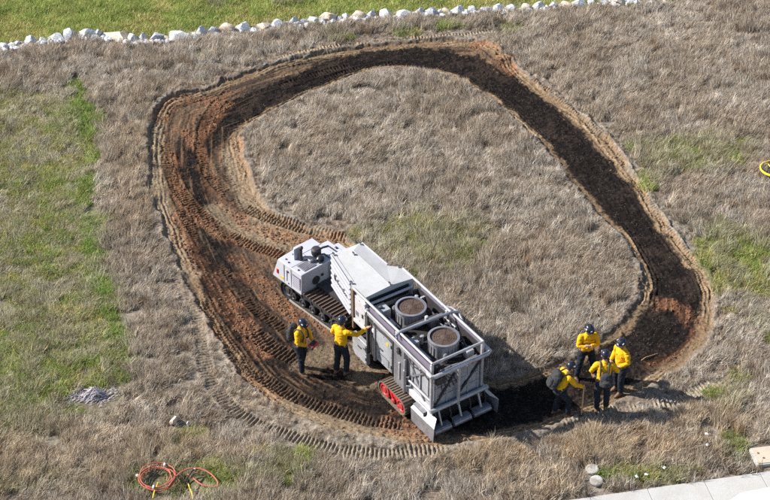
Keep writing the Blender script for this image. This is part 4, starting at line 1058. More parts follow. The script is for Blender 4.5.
def fused(mb, name, mat, parent, voxel, wrinkle=0.0, wscale=9.0, seed=0):
    """all the shapes grown together into one continuous skin"""
    me = bpy.data.meshes.new(name); me.from_pydata([tuple(v) for v in mb.v], [], mb.f); me.update()
    bm = bmesh.new(); bm.from_mesh(me); bmesh.ops.recalc_face_normals(bm, faces=bm.faces); bm.to_mesh(me); bm.free()
    o = bpy.data.objects.new(name, me); col.objects.link(o)
    md = o.modifiers.new('r', 'REMESH'); md.mode = 'VOXEL'; md.voxel_size = voxel
    sm = o.modifiers.new('s', 'SMOOTH'); sm.factor = .5; sm.iterations = 3
    dg = bpy.context.evaluated_depsgraph_get()
    m2 = bpy.data.meshes.new_from_object(o.evaluated_get(dg)); bpy.data.objects.remove(o); bpy.data.meshes.remove(me)
    m2.name = name
    if wrinkle:
        n = len(m2.vertices); co = np.empty(n * 3, np.float32); m2.vertices.foreach_get('co', co); nr = np.empty(n * 3, np.float32); m2.vertex_normals.foreach_get('vector', nr)
        co = co.reshape(-1, 3); nr = nr.reshape(-1, 3)
        d = np.array([mnoise.noise(Vector((float(p[0]) * wscale + seed, float(p[1]) * wscale, float(p[2]) * wscale * 1.6))) for p in co])
        d2 = np.array([mnoise.noise(Vector((float(p[0]) * wscale * 2.3, float(p[1]) * wscale * 2.3 + seed, float(p[2]) * wscale * 1.5))) for p in co])
        co += nr * ((1 - 2 * np.abs(d)) * wrinkle + d2 * wrinkle * .7)[:, None]
        m2.vertices.foreach_set('co', co.ravel()); m2.update()
    m2.materials.clear(); m2.materials.append(mat)
    return link(name, m2, None, parent, smooth=True)

def rot_x(p, a, o): # lean forward (towards +y) about the hip
    p = Vector(p) - Vector(o); c, s = math.cos(a), math.sin(a)
    return Vector((p.x, p.y * c + p.z * s, -p.y * s + p.z * c)) + Vector(o)

def person(label, x, y, face, feet, lean, arms, head_turn=0.0, head_nod=0.0, knees=None, height=1.78, pack=None, seed=0, group='people in yellow shirts', hips=(0, 0)):
    """face: world direction looked at. feet: left and right foot (side, forward). arms: left/right (elbow, wrist) before the lean. local: +x right, +y forward"""
    yaw = math.atan2(-face[0], face[1])
    k = height / 1.78
    z0 = gz(x, y) - .005
    T = empty('person', (x, y, z0), yaw); T.scale = (k, k, k)
    tag(T, label, 'person', group)
    wx, wy = math.cos(yaw), math.sin(yaw)
    def gl(px, py): return (gz(x + (px * wx - py * wy) * k, y + (px * wy + py * wx) * k) - z0) / k
    hx, hy = hips; HZ = .955 - .0
    spread = max(abs(f[0]) for f in feet); HZ -= max(0, spread - .14) * .22
    O = (hx, hy, HZ)
    U = lambda p: rot_x((p[0] + hx, p[1] + hy, p[2] - .955 + HZ), lean, O)
    sx = Vector((1, 0, 0)); fy = (U((0, 1, 1.2)) - U((0, 0, 1.2)))
    # joints
    legs = []
    for i, s in enumerate((-1, 1)):
        fx, fyy = feet[i]; gzz = gl(fx, fyy)
        hip = Vector((s * .095 + hx, hy, HZ)); an = Vector((fx, fyy, gzz + .095))
        kn = (hip + an) / 2 + Vector((s * .015, .05, .03))
        if knees: kn = kn + Vector(knees[i])
        legs.append((hip, kn, an, gzz))
    sh = [U((s * .185, -.005, 1.44)) for s in (-1, 1)]
    arm = [[U(q) if lean_it else Vector(q) for q, lean_it in a] for a in arms]
    neck = U((0, .0, 1.50)); hc = U((0, .025, 1.655))
    hm = Matrix.Rotation(head_turn, 3, 'Z') @ Matrix.Rotation(-head_nod - lean * .6, 3, 'X')
    hs, hf, hu = hm @ Vector((1, 0, 0)), hm @ Vector((0, 1, 0)), hm @ Vector((0, 0, 1))
    Hd = lambda a, b, c: hc + hs * a + hf * b + hu * c
    # --- body: one continuous surface
    mb = MB()
    loft(mb, [(U((0, 0, .90)), .14, .10, sx, fy), (U((0, 0, 1.0)), .15, .11, sx, fy), (U((0, 0, 1.15)), .135, .10, sx, fy), (U((0, 0, 1.32)), .165, .115, sx, fy), (U((0, 0, 1.43)), .12, .08, sx, fy), (U((0, 0, 1.49)), .06, .055, sx, fy)])
    limb(mb, [neck - (hc - neck) * .2, neck.lerp(hc, .6)], [.062, .055])
    loft(mb, [(Hd(0, .03, -.115), .035, .045, hs, hf), (Hd(0, .02, -.09), .058, .075, hs, hf), (Hd(0, .012, -.04), .07, .092, hs, hf), (Hd(0, .004, .02), .077, .098, hs, hf), (Hd(0, 0, .07), .072, .092, hs, hf), (Hd(0, -.005, .11), .045, .06, hs, hf)], 16)
    limb(mb, [Hd(0, .085, .02), Hd(0, .118, -.022), Hd(0, .09, -.036)], [.012, .016, .012], 8)      # nose
    for s in (-1, 1):
        limb(mb, [Hd(s * .076, -.01, .02), Hd(s * .086, -.018, -.005), Hd(s * .078, -.012, -.04)], [.016, .017, .012], 8)
    for i in (0, 1):
        hip, kn, an, gzz = legs[i]
        limb(mb, [hip + Vector((0, 0, .02)), kn, an], [.088, .058, .04])
        limb(mb, [an, an + Vector((0, .09, -.05)), an + Vector((0, .15, -.06))], [.04, .035, .03])
        el, wr, ft = arm[i][0], arm[i][1], arm[i][2]
        limb(mb, [sh[i].lerp(U((0, 0, 1.40)), .25), sh[i].lerp(el, .12), el, wr], [.04, .046, .04, .03])
        d = (ft - wr).normalized(); sid = d.cross(Vector((0, 0, 1)))
        if sid.length < .1: sid = Vector((1, 0, 0))
        sid.normalize(); pn = d.cross(sid).normalized()
        if pn.z > 0: pn = -pn          # palm looks down
        pal = wr + d * .085
        loft(mb, [(wr + d * .005, .028, .02, sid, pn), (wr + d * .05, .04, .016, sid, pn), (pal, .043, .015, sid, pn)], 10)
        for q, ln in enumerate((.072, .082, .076, .058)):
            a0 = pal + sid * (-.031 + .0205 * q); b0 = a0 + d * ln * .5 + pn * .008; c0 = b0 + (d * .75 + pn * .65).normalized() * ln * .5
            limb(mb, [a0 - d * .015, b0, c0], [.0105, .0098, .0085], 7)
        ts = -1 if i else 1
        t0 = wr + d * .025 + sid * ts * .030
        limb(mb, [t0, t0 + d * .035 + sid * ts * .028 + pn * .01, t0 + d * .07 + sid * ts * .03 + pn * .02], [.014, .0115, .0095], 7)
    body = fused(mb, 'body', M_skin, T, .009)
    # face
    for s in (-1, 1):
        e = Hd(s * .033, .088, .016)
        MB().lathe([(.0, -.008), (.011, -.004), (.012, .0), (.008, .006), (0, .008)], e, 'y', 8).build('eye', M_eye, body, smooth=True)
    m0 = Hd(0, .098, -.062); MB().tube([m0 - hs * .024, m0 + hf * .006, m0 + hs * .024], .006, 6).build('mouth', M_lip, body, smooth=True)
    hr = MB(); loft(hr, [(Hd(0, -.028, -.07), .066, .066, hs, hf), (Hd(0, -.03, .0), .079, .074, hs, hf), (Hd(0, -.02, .06), .077, .084, hs, hf), (Hd(0, -.015, .10), .055, .06, hs, hf)]); fused(hr, 'hair', M_hair, T, .012)
    # --- trousers
    mt = MB()
    loft(mt, [(U((0, 0, 1.03)), .165, .125, sx, fy), (U((0, 0, .96)), .172, .132, sx, fy), ((hx, hy - .01, HZ - .07), .172, .13, sx, Vector((0, 1, 0))), ((hx, hy, HZ - .13), .12, .10, sx, Vector((0, 1, 0)))])
    for i in (0, 1):
        hip, kn, an, gzz = legs[i]
        limb(mt, [hip + Vector((0, 0, -.02)), kn, an + Vector((0, -.005, .02))], [.108, .083, .068], 12)
    fused(mt, 'trousers', M_navy, T, .013, .010, 8, seed)
    # --- shirt with sleeves
    ms = MB()
    loft(ms, [(U((0, 0, .97)), .165, .125, sx, fy), (U((0, .005, 1.08)), .17, .13, sx, fy), (U((0, .008, 1.2)), .168, .127, sx, fy), (U((0, .005, 1.33)), .185, .13, sx, fy), (U((0, 0, 1.43)), .175, .11, sx, fy), (U((0, 0, 1.49)), .085, .078, sx, fy), (U((0, -.005, 1.525)), .07, .072, sx, fy)], 18)
    for i in (0, 1):
        el, wr = arm[i][0], arm[i][1]
        limb(ms, [sh[i].lerp(U((0, 0, 1.36)), .35), sh[i] + (U((0, 0, 1.4)) - U((0, 0, 1.415))), sh[i].lerp(el, .3), el, wr.lerp(el, .06)], [.068, .071, .070, .057, .044], 12)
    shirt = fused(ms, 'shirt', M_yellow, T, .012, .008, 9, seed + 3.3)
    # pocket flaps
    for s in (-1, 1):
        a = U((s * .085, .138, 1.36)); MB().prism([a, a + sx * .05, a + sx * .05 - (U((0, 0, 1.36)) - U((0, 0, 1.32))), a - sx * .05 - (U((0, 0, 1.36)) - U((0, 0, 1.32))), a - sx * .05], fy * .008).build('pocket_flap', M_yellow, shirt)
    # belt
    bl = MB(); loft(bl, [(U((0, 0, .955)), .176, .136, sx, fy), (U((0, 0, .985)), .176, .136, sx, fy)], 20).build('belt', M_pack, T, smooth=True)
    # --- boots
    for i in (0, 1):
        hip, kn, an, gzz = legs[i]
        fd = Vector(((feet[i][0]) * .5, .9, 0)).normalized(); sd = Vector((fd.y, -fd.x, 0)); up = Vector((0, 0, 1)); b = Vector((an.x, an.y, gzz))
        bo = MB()
        loft(bo, [(b + up * .005 + fd * .05, .05, .15, sd, fd), (b + up * .03 + fd * .05, .053, .155, sd, fd), (b + up * .06 + fd * .04, .05, .135, sd, fd), (b + up * .09 + fd * .01, .046, .085, sd, fd), (b + up * .15, .055, .06, sd, fd), (b + up * .20, .06, .063, sd, fd)], 14)
        bt = fused(bo, 'boot', M_boot, T, .012, .003, 20, seed)
        so = MB(); loft(so, [(b + up * .0 + fd * .05, .054, .157, sd, fd), (b + up * .022 + fd * .05, .055, .158, sd, fd)], 16).build('sole', M_black, bt)
    # --- helmet
    he = MB(); prof = []
    for c, r in ((.048, 1.12), (.075, 1.10), (.105, 1.03), (.132, .88), (.152, .62), (.163, .30), (.166, .05)):
        prof.append((Hd(0, -.002, c), .098 * r, .118 * r, hs, hf))
    loft(he, prof, 22)
    helmet = he.build('helmet', M_helmet, T, smooth=True)
    br = MB(); loft(br, [(Hd(0, .012, .036), .118, .155, hs, hf), (Hd(0, .012, .046), .121, .158, hs, hf), (Hd(0, .005, .056), .108, .13, hs, hf)], 24).build('brim', M_helmet, helmet, smooth=True)
    MB().tube([Hd(0, -.118, .07), Hd(0, -.08, .145), Hd(0, .0, .172), Hd(0, .08, .145), Hd(0, .118, .07)], .012, 8).build('crown_ridge', M_helmet, helmet, smooth=True)
    for s in (-1, 1):
        a = Hd(s * .098, .03, .095); MB().prism([a - hf * .028 - hu * .018, a + hf * .028 - hu * .018, a + hf * .024 + hu * .016, a - hf * .024 + hu * .016], hs * (s * .012)).build('sticker', M_sticker, helmet)
        MB().tube([Hd(s * .09, .02, .04), Hd(s * .075, .05, -.06), Hd(s * .02, .075, -.122)], .006, 5).build('chin_strap', M_strap, helmet)
    a = Hd(0, .118, .085); MB().prism([a - hs * .025 - hu * .02, a + hs * .025 - hu * .02, a + hs * .02 + hu * .02, a - hs * .02 + hu * .02], hf * .012).build('front_badge', M_sticker, helmet)
    return dict(T=T, U=U, sx=sx, fy=fy, arm=arm, legs=legs, body=body, k=k)

def backpack(q, label, low=0.0, w=.17, h=.24, d=.11, group='packs on backs', off=0.0):
    U, sx, fy, T = q['U'], q['sx'], q['fy'], q['T']
    E = empty('backpack', T.location, T.rotation_euler.z); E.scale = T.scale
    tag(E, label, 'backpack', group)
    up = (U((0, 0, 1.3)) - U((0, 0, 1.2))).normalized(); c = U((off, -.145 - d, 1.24 - low))
    mb = MB(); loft(mb, [(c - up * h, w * .8, d * .8, sx, fy), (c - up * h * .85, w * 1.02, d * 1.05, sx, fy), (c, w, d, sx, fy), (c + up * h * .6, w * .92, d * .9, sx, fy), (c + up * h * .95, w * .6, d * .6, sx, fy), (c + up * h, w * .3, d * .3, sx, fy)], 16)
    b = fused(mb, 'bag', M_pack, E, .014, .012, 10, low)
    p = MB(); cc = c - fy * d * .95 - up * h * .3; loft(p, [(cc - up * h * .45, w * .6, .05, sx, fy), (cc, w * .66, .055, sx, fy), (cc + up * h * .4, w * .55, .04, sx, fy)], 12); pk = fused(p, 'front_pocket', M_pack, E, .014, .006, 12, 2)
    MB().tube([cc - sx * w * .5 - fy * .055 + up * .03, cc - fy * .06 + up * .045, cc + sx * w * .5 - fy * .055 + up * .03], .006, 5).build('zip', M_strap, pk)
    for s in (-1, 1):
        x_ = s * .10
        pts = [U((x_, -.13, 1.22 - low * .6)), U((x_, -.135, 1.38)), U((x_ * 1.05, -.08, 1.475)), U((x_ * 1.05, .03, 1.50)), U((x_ * 1.05, .135, 1.42)), U((x_ * 1.15, .165, 1.3)), U((x_ * 1.5, .13, 1.12)), U((s * .19, .0, 1.06))]
        st = MB(); ps = spline([tuple(p_) for p_ in pts], .03)
        for a_, b_ in ((0, 1),):
            st.tube([Vector(v) for v in ps], .021, 8)
        st.build('shoulder_strap', M_strap, E, smooth=True)
    return E
A = lambda e, w_, f: [(e, True), (w_, True), (f, True)]
PEOPLE_GROUP = 'crew members in yellow shirts'
# watching with a remote control at the belly
q1 = person('person in yellow shirt and pack holding a red remote control, left of the machine', -2.19, -5.14, (.86, -.5), [(-.12, -.06), (.13, .12)], .10,
            [A((-.27, .10, 1.19), (-.12, .30, 1.13), (-.06, .36, 1.12)), A((.27, .10, 1.19), (.13, .30, 1.13), (.07, .36, 1.12))], 0, .35, seed=1, height=1.74, group=PEOPLE_GROUP)
backpack(q1, 'black backpack worn by the person with the remote control', group='backpacks')
# leaning a hand against the machine, seen from behind
q2 = person('person in yellow shirt seen from behind, reaching one hand to the machine side panel', -1.14, -5.23, (.66, .75), [(-.11, -.05), (.13, .06)], .06,
            [A((-.30, .02, 1.20), (-.26, .20, 1.10), (-.24, .26, 1.06)), A((.36, .20, 1.34), (.42, .48, 1.42), (.44, .56, 1.45))], .15, .05, seed=5, height=1.83, group=PEOPLE_GROUP)
# arms crossed
q3 = person('person in yellow shirt standing with legs apart and arms crossed, furthest of the group', 5.16, -5.36, (.16, -1), [(-.25, .0), (.22, .06)], .05,
            [A((-.27, .12, 1.22), (-.02, .21, 1.27), (.08, .20, 1.29)), A((.27, .12, 1.22), (.02, .24, 1.23), (-.08, .22, 1.24))], .2, .25, seed=9, height=1.78, group=PEOPLE_GROUP)
# listening at the right
q4 = person('person in yellow shirt without pack, rightmost of the group, hands at the waist', 5.98, -5.96, (-.82, -.57), [(-.10, .02), (.12, -.04)], .04,
            [A((-.27, .02, 1.18), (-.16, .22, 1.10), (-.08, .26, 1.09)), A((.27, -.02, 1.18), (.20, .18, 1.05), (.14, .24, 1.02))], 0, .25, seed=13, height=1.78, group=PEOPLE_GROUP)
# bent forward on the tool
q5 = person('person in yellow shirt with pack bending forward over a long wooden tool handle', 4.42, -6.83, (.9, .32), [(-.13, -.10), (.14, .14)], .42,
            [A((-.26, .16, 1.22), (-.12, .40, 1.22), (-.06, .46, 1.22)), A((.25, .22, 1.30), (.22, .50, 1.26), (.21, .56, 1.23))], .0, -.05, knees=[(0, .06, 0), (0, .08, 0)], seed=17, height=1.74, group=PEOPLE_GROUP, hips=(0, -.12))
backpack(q5, 'dark grey backpack on the person bending over the tool', group='backpacks', w=.18, h=.26)
# back to the camera
q6 = person('person in yellow shirt with harness straps, back to the camera, nearest of the group', 5.43, -6.78, (.05, 1), [(-.10, .0), (.13, .03)], .22,
            [A((-.31, .06, 1.20), (-.18, .28, 1.20), (-.10, .34, 1.20)), A((.34, .06, 1.22), (.20, .28, 1.18), (.12, .34, 1.18))], -.25, .2, seed=21, height=1.78, group=PEOPLE_GROUP)
backpack(q6, 'black pack hanging low on the person with harness straps', .13, .16, .17, .10, group='backpacks', off=.05)

# remote control held by the first person
U = q1['U']; RC = empty('remote_control', q1['T'].location, q1['T'].rotation_euler.z); RC.scale = q1['T'].scale
tag(RC, 'red and black remote control box held at the waist', 'remote')
c = U((0, .40, 1.13))
MB().prism([c + Vector((-.13, -.07, -.035)), c + Vector((.13, -.07, -.035)), c + Vector((.13, .08, -.05)), c + Vector((-.13, .08, -.05))], (0, 0, .08)).build('case', M_red, RC, bevel=.012)
MB().box(c.x - .10, c.x + .10, c.y - .05, c.y + .06, c.z + .042, c.z + .055).build('face_plate', M_pack, RC)
for s in (-1, 1): MB().lathe([(.018, 0), (.006, .02), (.006, .05), (.012, .06), (0, .065)], (c.x + s * .055, c.y, c.z + .055), seg=8).build('joystick', M_pack, RC)
MB().tube([c + Vector((.16, .06, .02)), c + Vector((.22, .12, .05))], .03, 8).build('antenna', M_pack, RC)
# the long handled tool
hw = q5['T'].matrix_basis
w5 = Matrix.Translation(q5['T'].location) @ Matrix.Rotation(q5['T'].rotation_euler.z, 4, 'Z') @ Matrix.Scale(q5['k'], 4)
hand = w5 @ (q5['arm'][1][1].lerp(q5['arm'][1][2], .9)) 
foot = Vector((hand.x - .02, hand.y - .14, gz(hand.x - .02, hand.y - .14)))
TL = empty('hand_tool', foot); tag(TL, 'long wooden handled hand tool standing on the ground in the bent person hand', 'tool')
top = hand - foot + Vector((.0, .02, .06))
MB().tube([(0, 0, .08), top * .5 + Vector((.004, 0, .02)), top], .021, 10).build('handle', M_wood, TL, smooth=True)
MB().prism([(-.06, -.012, 0), (.06, -.012, 0), (.05, -.012, .10), (.02, -.012, .13), (-.02, -.012, .13), (-.05, -.012, .10)], (0, .024, 0)).build('blade', M_dark, TL, bevel=.004)
# ------------------------------------------------------------------ white rocks between the fields
def rock_material(name, c, c2):
    m, nt, b = nodes(name); N, L = nt.nodes, nt.links
    tc = N.new('ShaderNodeTexCoord'); oi = N.new('ShaderNodeObjectInfo')
    ad = N.new('ShaderNodeVectorMath'); ad.operation = 'ADD'; L.new(tc.outputs['Object'], ad.inputs[0]); L.new(oi.outputs['Location'], ad.inputs[1])
    n = N.new('ShaderNodeTexNoise'); n.inputs['Scale'].default_value = 4; n.inputs['Detail'].default_value = 8; L.new(ad.outputs[0], n.inputs['Vector'])
    r = N.new('ShaderNodeValToRGB'); r.color_ramp.elements[0].position = .38; r.color_ramp.elements[1].position = .62
    r.color_ramp.elements[0].color = rgba(c2); r.color_ramp.elements[1].color = rgba(c); L.new(n.outputs['Fac'], r.inputs[0]); L.new(r.outputs[0], b.inputs['Base Color'])
    b.inputs['Roughness'].default_value = .85
    bp = N.new('ShaderNodeBump'); bp.inputs['Strength'].default_value = .6; bp.inputs['Distance'].default_value = .03
    n2 = N.new('ShaderNodeTexNoise'); n2.inputs['Scale'].default_value = 14; n2.inputs['Detail'].default_value = 6; L.new(ad.outputs[0], n2.inputs['Vector'])
    L.new(n2.outputs['Fac'], bp.inputs['Height']); L.new(bp.outputs[0], b.inputs['Normal'])
    return m
M_rock = [rock_material('white_rock', (.74, .74, .74), (.46, .46, .48)), rock_material('cream_rock', (.70, .64, .56), (.58, .38, .24)), rock_material('grey_rock', (.60, .61, .65), (.32, .33, .37))]
def rock_mesh(name, seed, flat=.7):
    bm = bmesh.new(); bmesh.ops.create_icosphere(bm, subdivisions=3, radius=1)
    g = random.Random(seed); cuts = [(Vector((g.uniform(-1, 1), g.uniform(-1, 1), g.uniform(-.6, 1))).normalized(), g.uniform(.42, .8)) for _ in range(11)]
    for v in bm.verts:
        p = v.co.copy(); p *= 1 + .18 * mnoise.noise(p * 1.3 + Vector((seed, 0, 0)))
        for nrm, dd in cuts:
            e = p.dot(nrm) - dd
            if e > 0: p -= nrm * e * .97
        p += v.normal * .04 * mnoise.noise(p * 5 + Vector((0, seed, 0)))
        v.co = p
    me = bpy.data.meshes.new(name); bm.to_mesh(me); bm.free()
    me.polygons.foreach_set('use_smooth', [True] * len(me.polygons)); me.set_sharp_from_angle(angle=R(28))
    return me
RM = [[rock_mesh('rock', 3 + 7 * i + 100 * j) for i in range(6)] for j in range(3)]
for j in range(3):
    for me in RM[j]: me.materials.append(M_rock[j])
# (place along the line in picture order from the left, half length, half height, tone)
ROCKS = [(-13.45, .30, .19, 0, 0), (-12.95, .22, .16, 0, 0), (-12.55, .20, .15, 0, 2), (-12.1, .26, .2, 0, 0), (-11.72, .15, .2, 0, 2), (-11.3, .36, .17, 0, 0), (-10.8, .30, .25, .0, 0), (-10.25, .36, .26, .02, 0),
         (-9.85, .19, .28, 0, 2), (-9.25, .50, .22, .1, 1), (-8.62, .24, .25, .05, 0), (-8.3, .20, .2, 0, 0), (-7.85, .30, .24, 0, 2), (-7.1, .48, .24, 0, 0), (-6.35, .26, .22, 0, 0), (-5.95, .24, .21, 0, 2),
         (-5.5, .30, .2, 0, 1), (-4.95, .38, .2, 0, 0), (-4.3, .36, .19, 0, 1), (-3.72, .30, .24, .02, 0), (-3.2, .22, .2, 0, 0), (-2.85, .20, .17, 0, 2), (-2.45, .28, .19, 0, 0), (-1.9, .38, .17, 0, 1), (-1.35, .2, .17, 0, 0), (-.95, .26, .19, 0, 1), (-.5, .24, .18, 0, 0),
         (.05, .32, .2, 0, 0), (.65, .42, .22, 0, 0), (1.2, .22, .18, 0, 0), (1.62, .30, .2, 0, 2), (2.1, .2, .16, 0, 1), (2.55, .34, .2, 0, 0), (3.1, .24, .18, 0, 0), (3.5, .24, .19, 0, 2), (3.95, .34, .18, 0, 0), (4.5, .28, .17, 0, 0), (4.95, .22, .18, 0, 1), (5.4, .36, .18, 0, 0), (5.95, .24, .17, 0, 2), (6.35, .26, .17, 0, 1), (6.85, .34, .2, 0, 0), (7.35, .22, .17, 0, 0), (7.8, .30, .18, 0, 2), (8.3, .32, .17, 0, 1), (8.8, .24, .17, 0, 0), (9.25, .30, .17, 0, 1), (9.75, .24, .16, 0, 0), (10.2, .26, .16, 0, 0)]
ROCKS.sort()
full = []
for u, v in zip(ROCKS[:-1], ROCKS[1:]):
    full.append(u); gap = (v[0] - v[1]) - (u[0] + u[1])
    full.append(((u[0] + u[1] + v[0] - v[1]) / 2, random.uniform(.12, .19), random.uniform(.10, .15), random.uniform(-.2, .02), random.choice((0, 0, 1, 2))))
ROCKS = full
ORD = ['leftmost', '2nd from the left', '3rd from the left'] + [f'{i}th from the left' for i in range(4, 130)]
ORD[20], ORD[21], ORD[22] = '21st from the left', '22nd from the left', '23rd from the left'
for i in [t_ + u_ for t_ in range(30, 100, 10) for u_ in (0, 1, 2)]: ORD[i] = f'{i + 1}' + {1: 'st', 2: 'nd', 3: 'rd'}[(i + 1) % 10] + ' from the left'
for i, (rx, a, hh, dy, tone) in enumerate(ROCKS):
    ry = float(np.interp(rx, rockline[:, 0], rockline[:, 1])) + dy - .05
    me = RM[tone][i % 6]
    o = link('rock', me); o.location = (rx, ry, gz(rx, ry) + hh * .45); o.rotation_euler = (random.uniform(-.2, .2), random.uniform(-.2, .2), random.uniform(-.35, .35) + (math.pi if i % 2 else 0))
    o.scale = (a * 1.15, a * random.uniform(.65, .9), hh * random.uniform(.85, 1.1))
    sz = 'large' if a > .34 else ('small' if a < .23 else 'mid sized')
    tn = ('white', 'cream and orange stained', 'blue grey')[tone]
    tag(o, f'{sz} {tn} rock, {ORD[i]} in the rock line', 'rock', 'white rocks along the field border')
# rubble packed under the big stones
rb = MB(); g = random.Random(4)
base = [RM[0][k] for k in range(3)]
def rubble(name, n, fx, mat, label):
    vs = []; fs = []
    for i in range(n):
        x_, y_ = fx(); r = g.uniform(.05, .13); me = bpy.data.meshes
        m = Matrix.Translation((x_, y_, gz(x_, y_) + r * .4)) @ Matrix.Rotation(g.uniform(0, 6), 4, 'Z') @ Matrix.Diagonal((r * 1.3, r, r * .9, 1))
        k = len(vs)
        bm = bmesh.new(); bmesh.ops.create_icosphere(bm, subdivisions=1, radius=1)
        for v in bm.verts: v.co *= g.uniform(.75, 1.1)
        bm.verts.index_update(); vs += [tuple(m @ v.co) for v in bm.verts]; fs += [tuple(v.index + k for v in f.verts) for f in bm.faces]; bm.free()
    me = bpy.data.meshes.new(name); me.from_pydata(vs, [], fs); me.update()
    o = link(name, me, mat); tag(o, label, 'rubble', kind='stuff'); return o
def along():
    x_ = g.uniform(-13.5, 10) if g.random() < .65 else g.uniform(-12.5, -6.5)
    return x_, float(np.interp(x_, rockline[:, 0], rockline[:, 1])) - g.uniform(.05, .34)
rubble('rubble', 480, along, M_rock[0], 'broken white stone packed along the foot of the rock line')
# clods of burnt earth and clay lying loose in the loop
def clods(need=None):
    while True:
        x_, y_ = g.uniform(-7.5, 9.5), g.uniform(-9, 12)
        if look(road, np.array([x_]), np.array([y_]))[0] > .9 and (need is None or look(need, np.array([x_]), np.array([y_]))[0] > .3): return x_, y_
def rubble2(name, n, mat, label, r0, r1, need=None):
    vs = []; fs = []
    ico = bmesh.new(); bmesh.ops.create_icosphere(ico, subdivisions=1, radius=1); ico.verts.index_update()
    V = [v.co.copy() for v in ico.verts]; F_ = [tuple(v.index for v in f.verts) for f in ico.faces]; ico.free()
    for i in range(n):
        x_, y_ = clods(need); r = g.uniform(r0, r1); k = len(vs); q = g.uniform(0, 6); c, s = math.cos(q), math.sin(q); z_ = gz(x_, y_) + r * .3
        for v in V:
            e = g.uniform(.7, 1.15); a, b = v.x * r * 1.3 * e, v.y * r * e
            vs.append((x_ + a * c - b * s, y_ + a * s + b * c, z_ + v.z * r * .8 * e))
        fs += [tuple(j + k for j in f) for f in F_]
    me = bpy.data.meshes.new(name); me.from_pydata(vs, [], fs); me.update()
    o = link(name, me, mat); tag(o, label, 'soil', kind='stuff'); return o
rubble2('dark_clods', 3200, paint('dark_clod', (.045, .033, .026), .95, 0, (.09, .06, .04), .5, 5), 'dark burnt clods of earth lying in the loop', .008, .022)
rubble2('clay_clods', 2200, paint('clay_clod', (.17, .095, .055), .95, 0, (.09, .055, .035), .5, 5), 'brown clay clods turned up in the loop', .01, .034, OR)

# ------------------------------------------------------------------ pavement, kerb and street at the near right
M_conc = paint('pale_concrete', (.44, .43, .41), .85, 0, (.33, .305, .27), .6, 1.6, .25)
M_asph = paint('asphalt', (.05, .05, .052), .9, 0, (.08, .08, .078), .5, 5, .4)
pv = empty('pavement', (WA.x, WA.y, 0), math.atan2(wdir.y, wdir.x)); tag(pv, 'pale concrete pavement strip along the street', kind='structure')
J0 = (Vector((7.667, -9.266, 0)) - WA).dot(wdir)          # the joint seen in the picture
SL = 1.42
kmin = -17
for k in range(kmin, 10):
    xa, xb = J0 + k * SL + .006, J0 + (k + 1) * SL - .006
    MB().box(xa, xb, -1.5, -.0, -.25, .035 + .002 * (k % 3)).build('slab', M_conc, pv, bevel=.006)
kb = MB().box(J0 + kmin * SL, J0 + 10 * SL, -1.68, -1.51, -.35, .03).build('kerb', M_conc, None, bevel=.02); kb.location = pv.location; kb.rotation_euler = pv.rotation_euler; tag(kb, kind='structure')
st = MB().box(J0 - 60, J0 + 60, -9.5, -1.69, -.33, -.11).build('street', M_asph, None); st.location = pv.location; st.rotation_euler = pv.rotation_euler; tag(st, kind='structure')

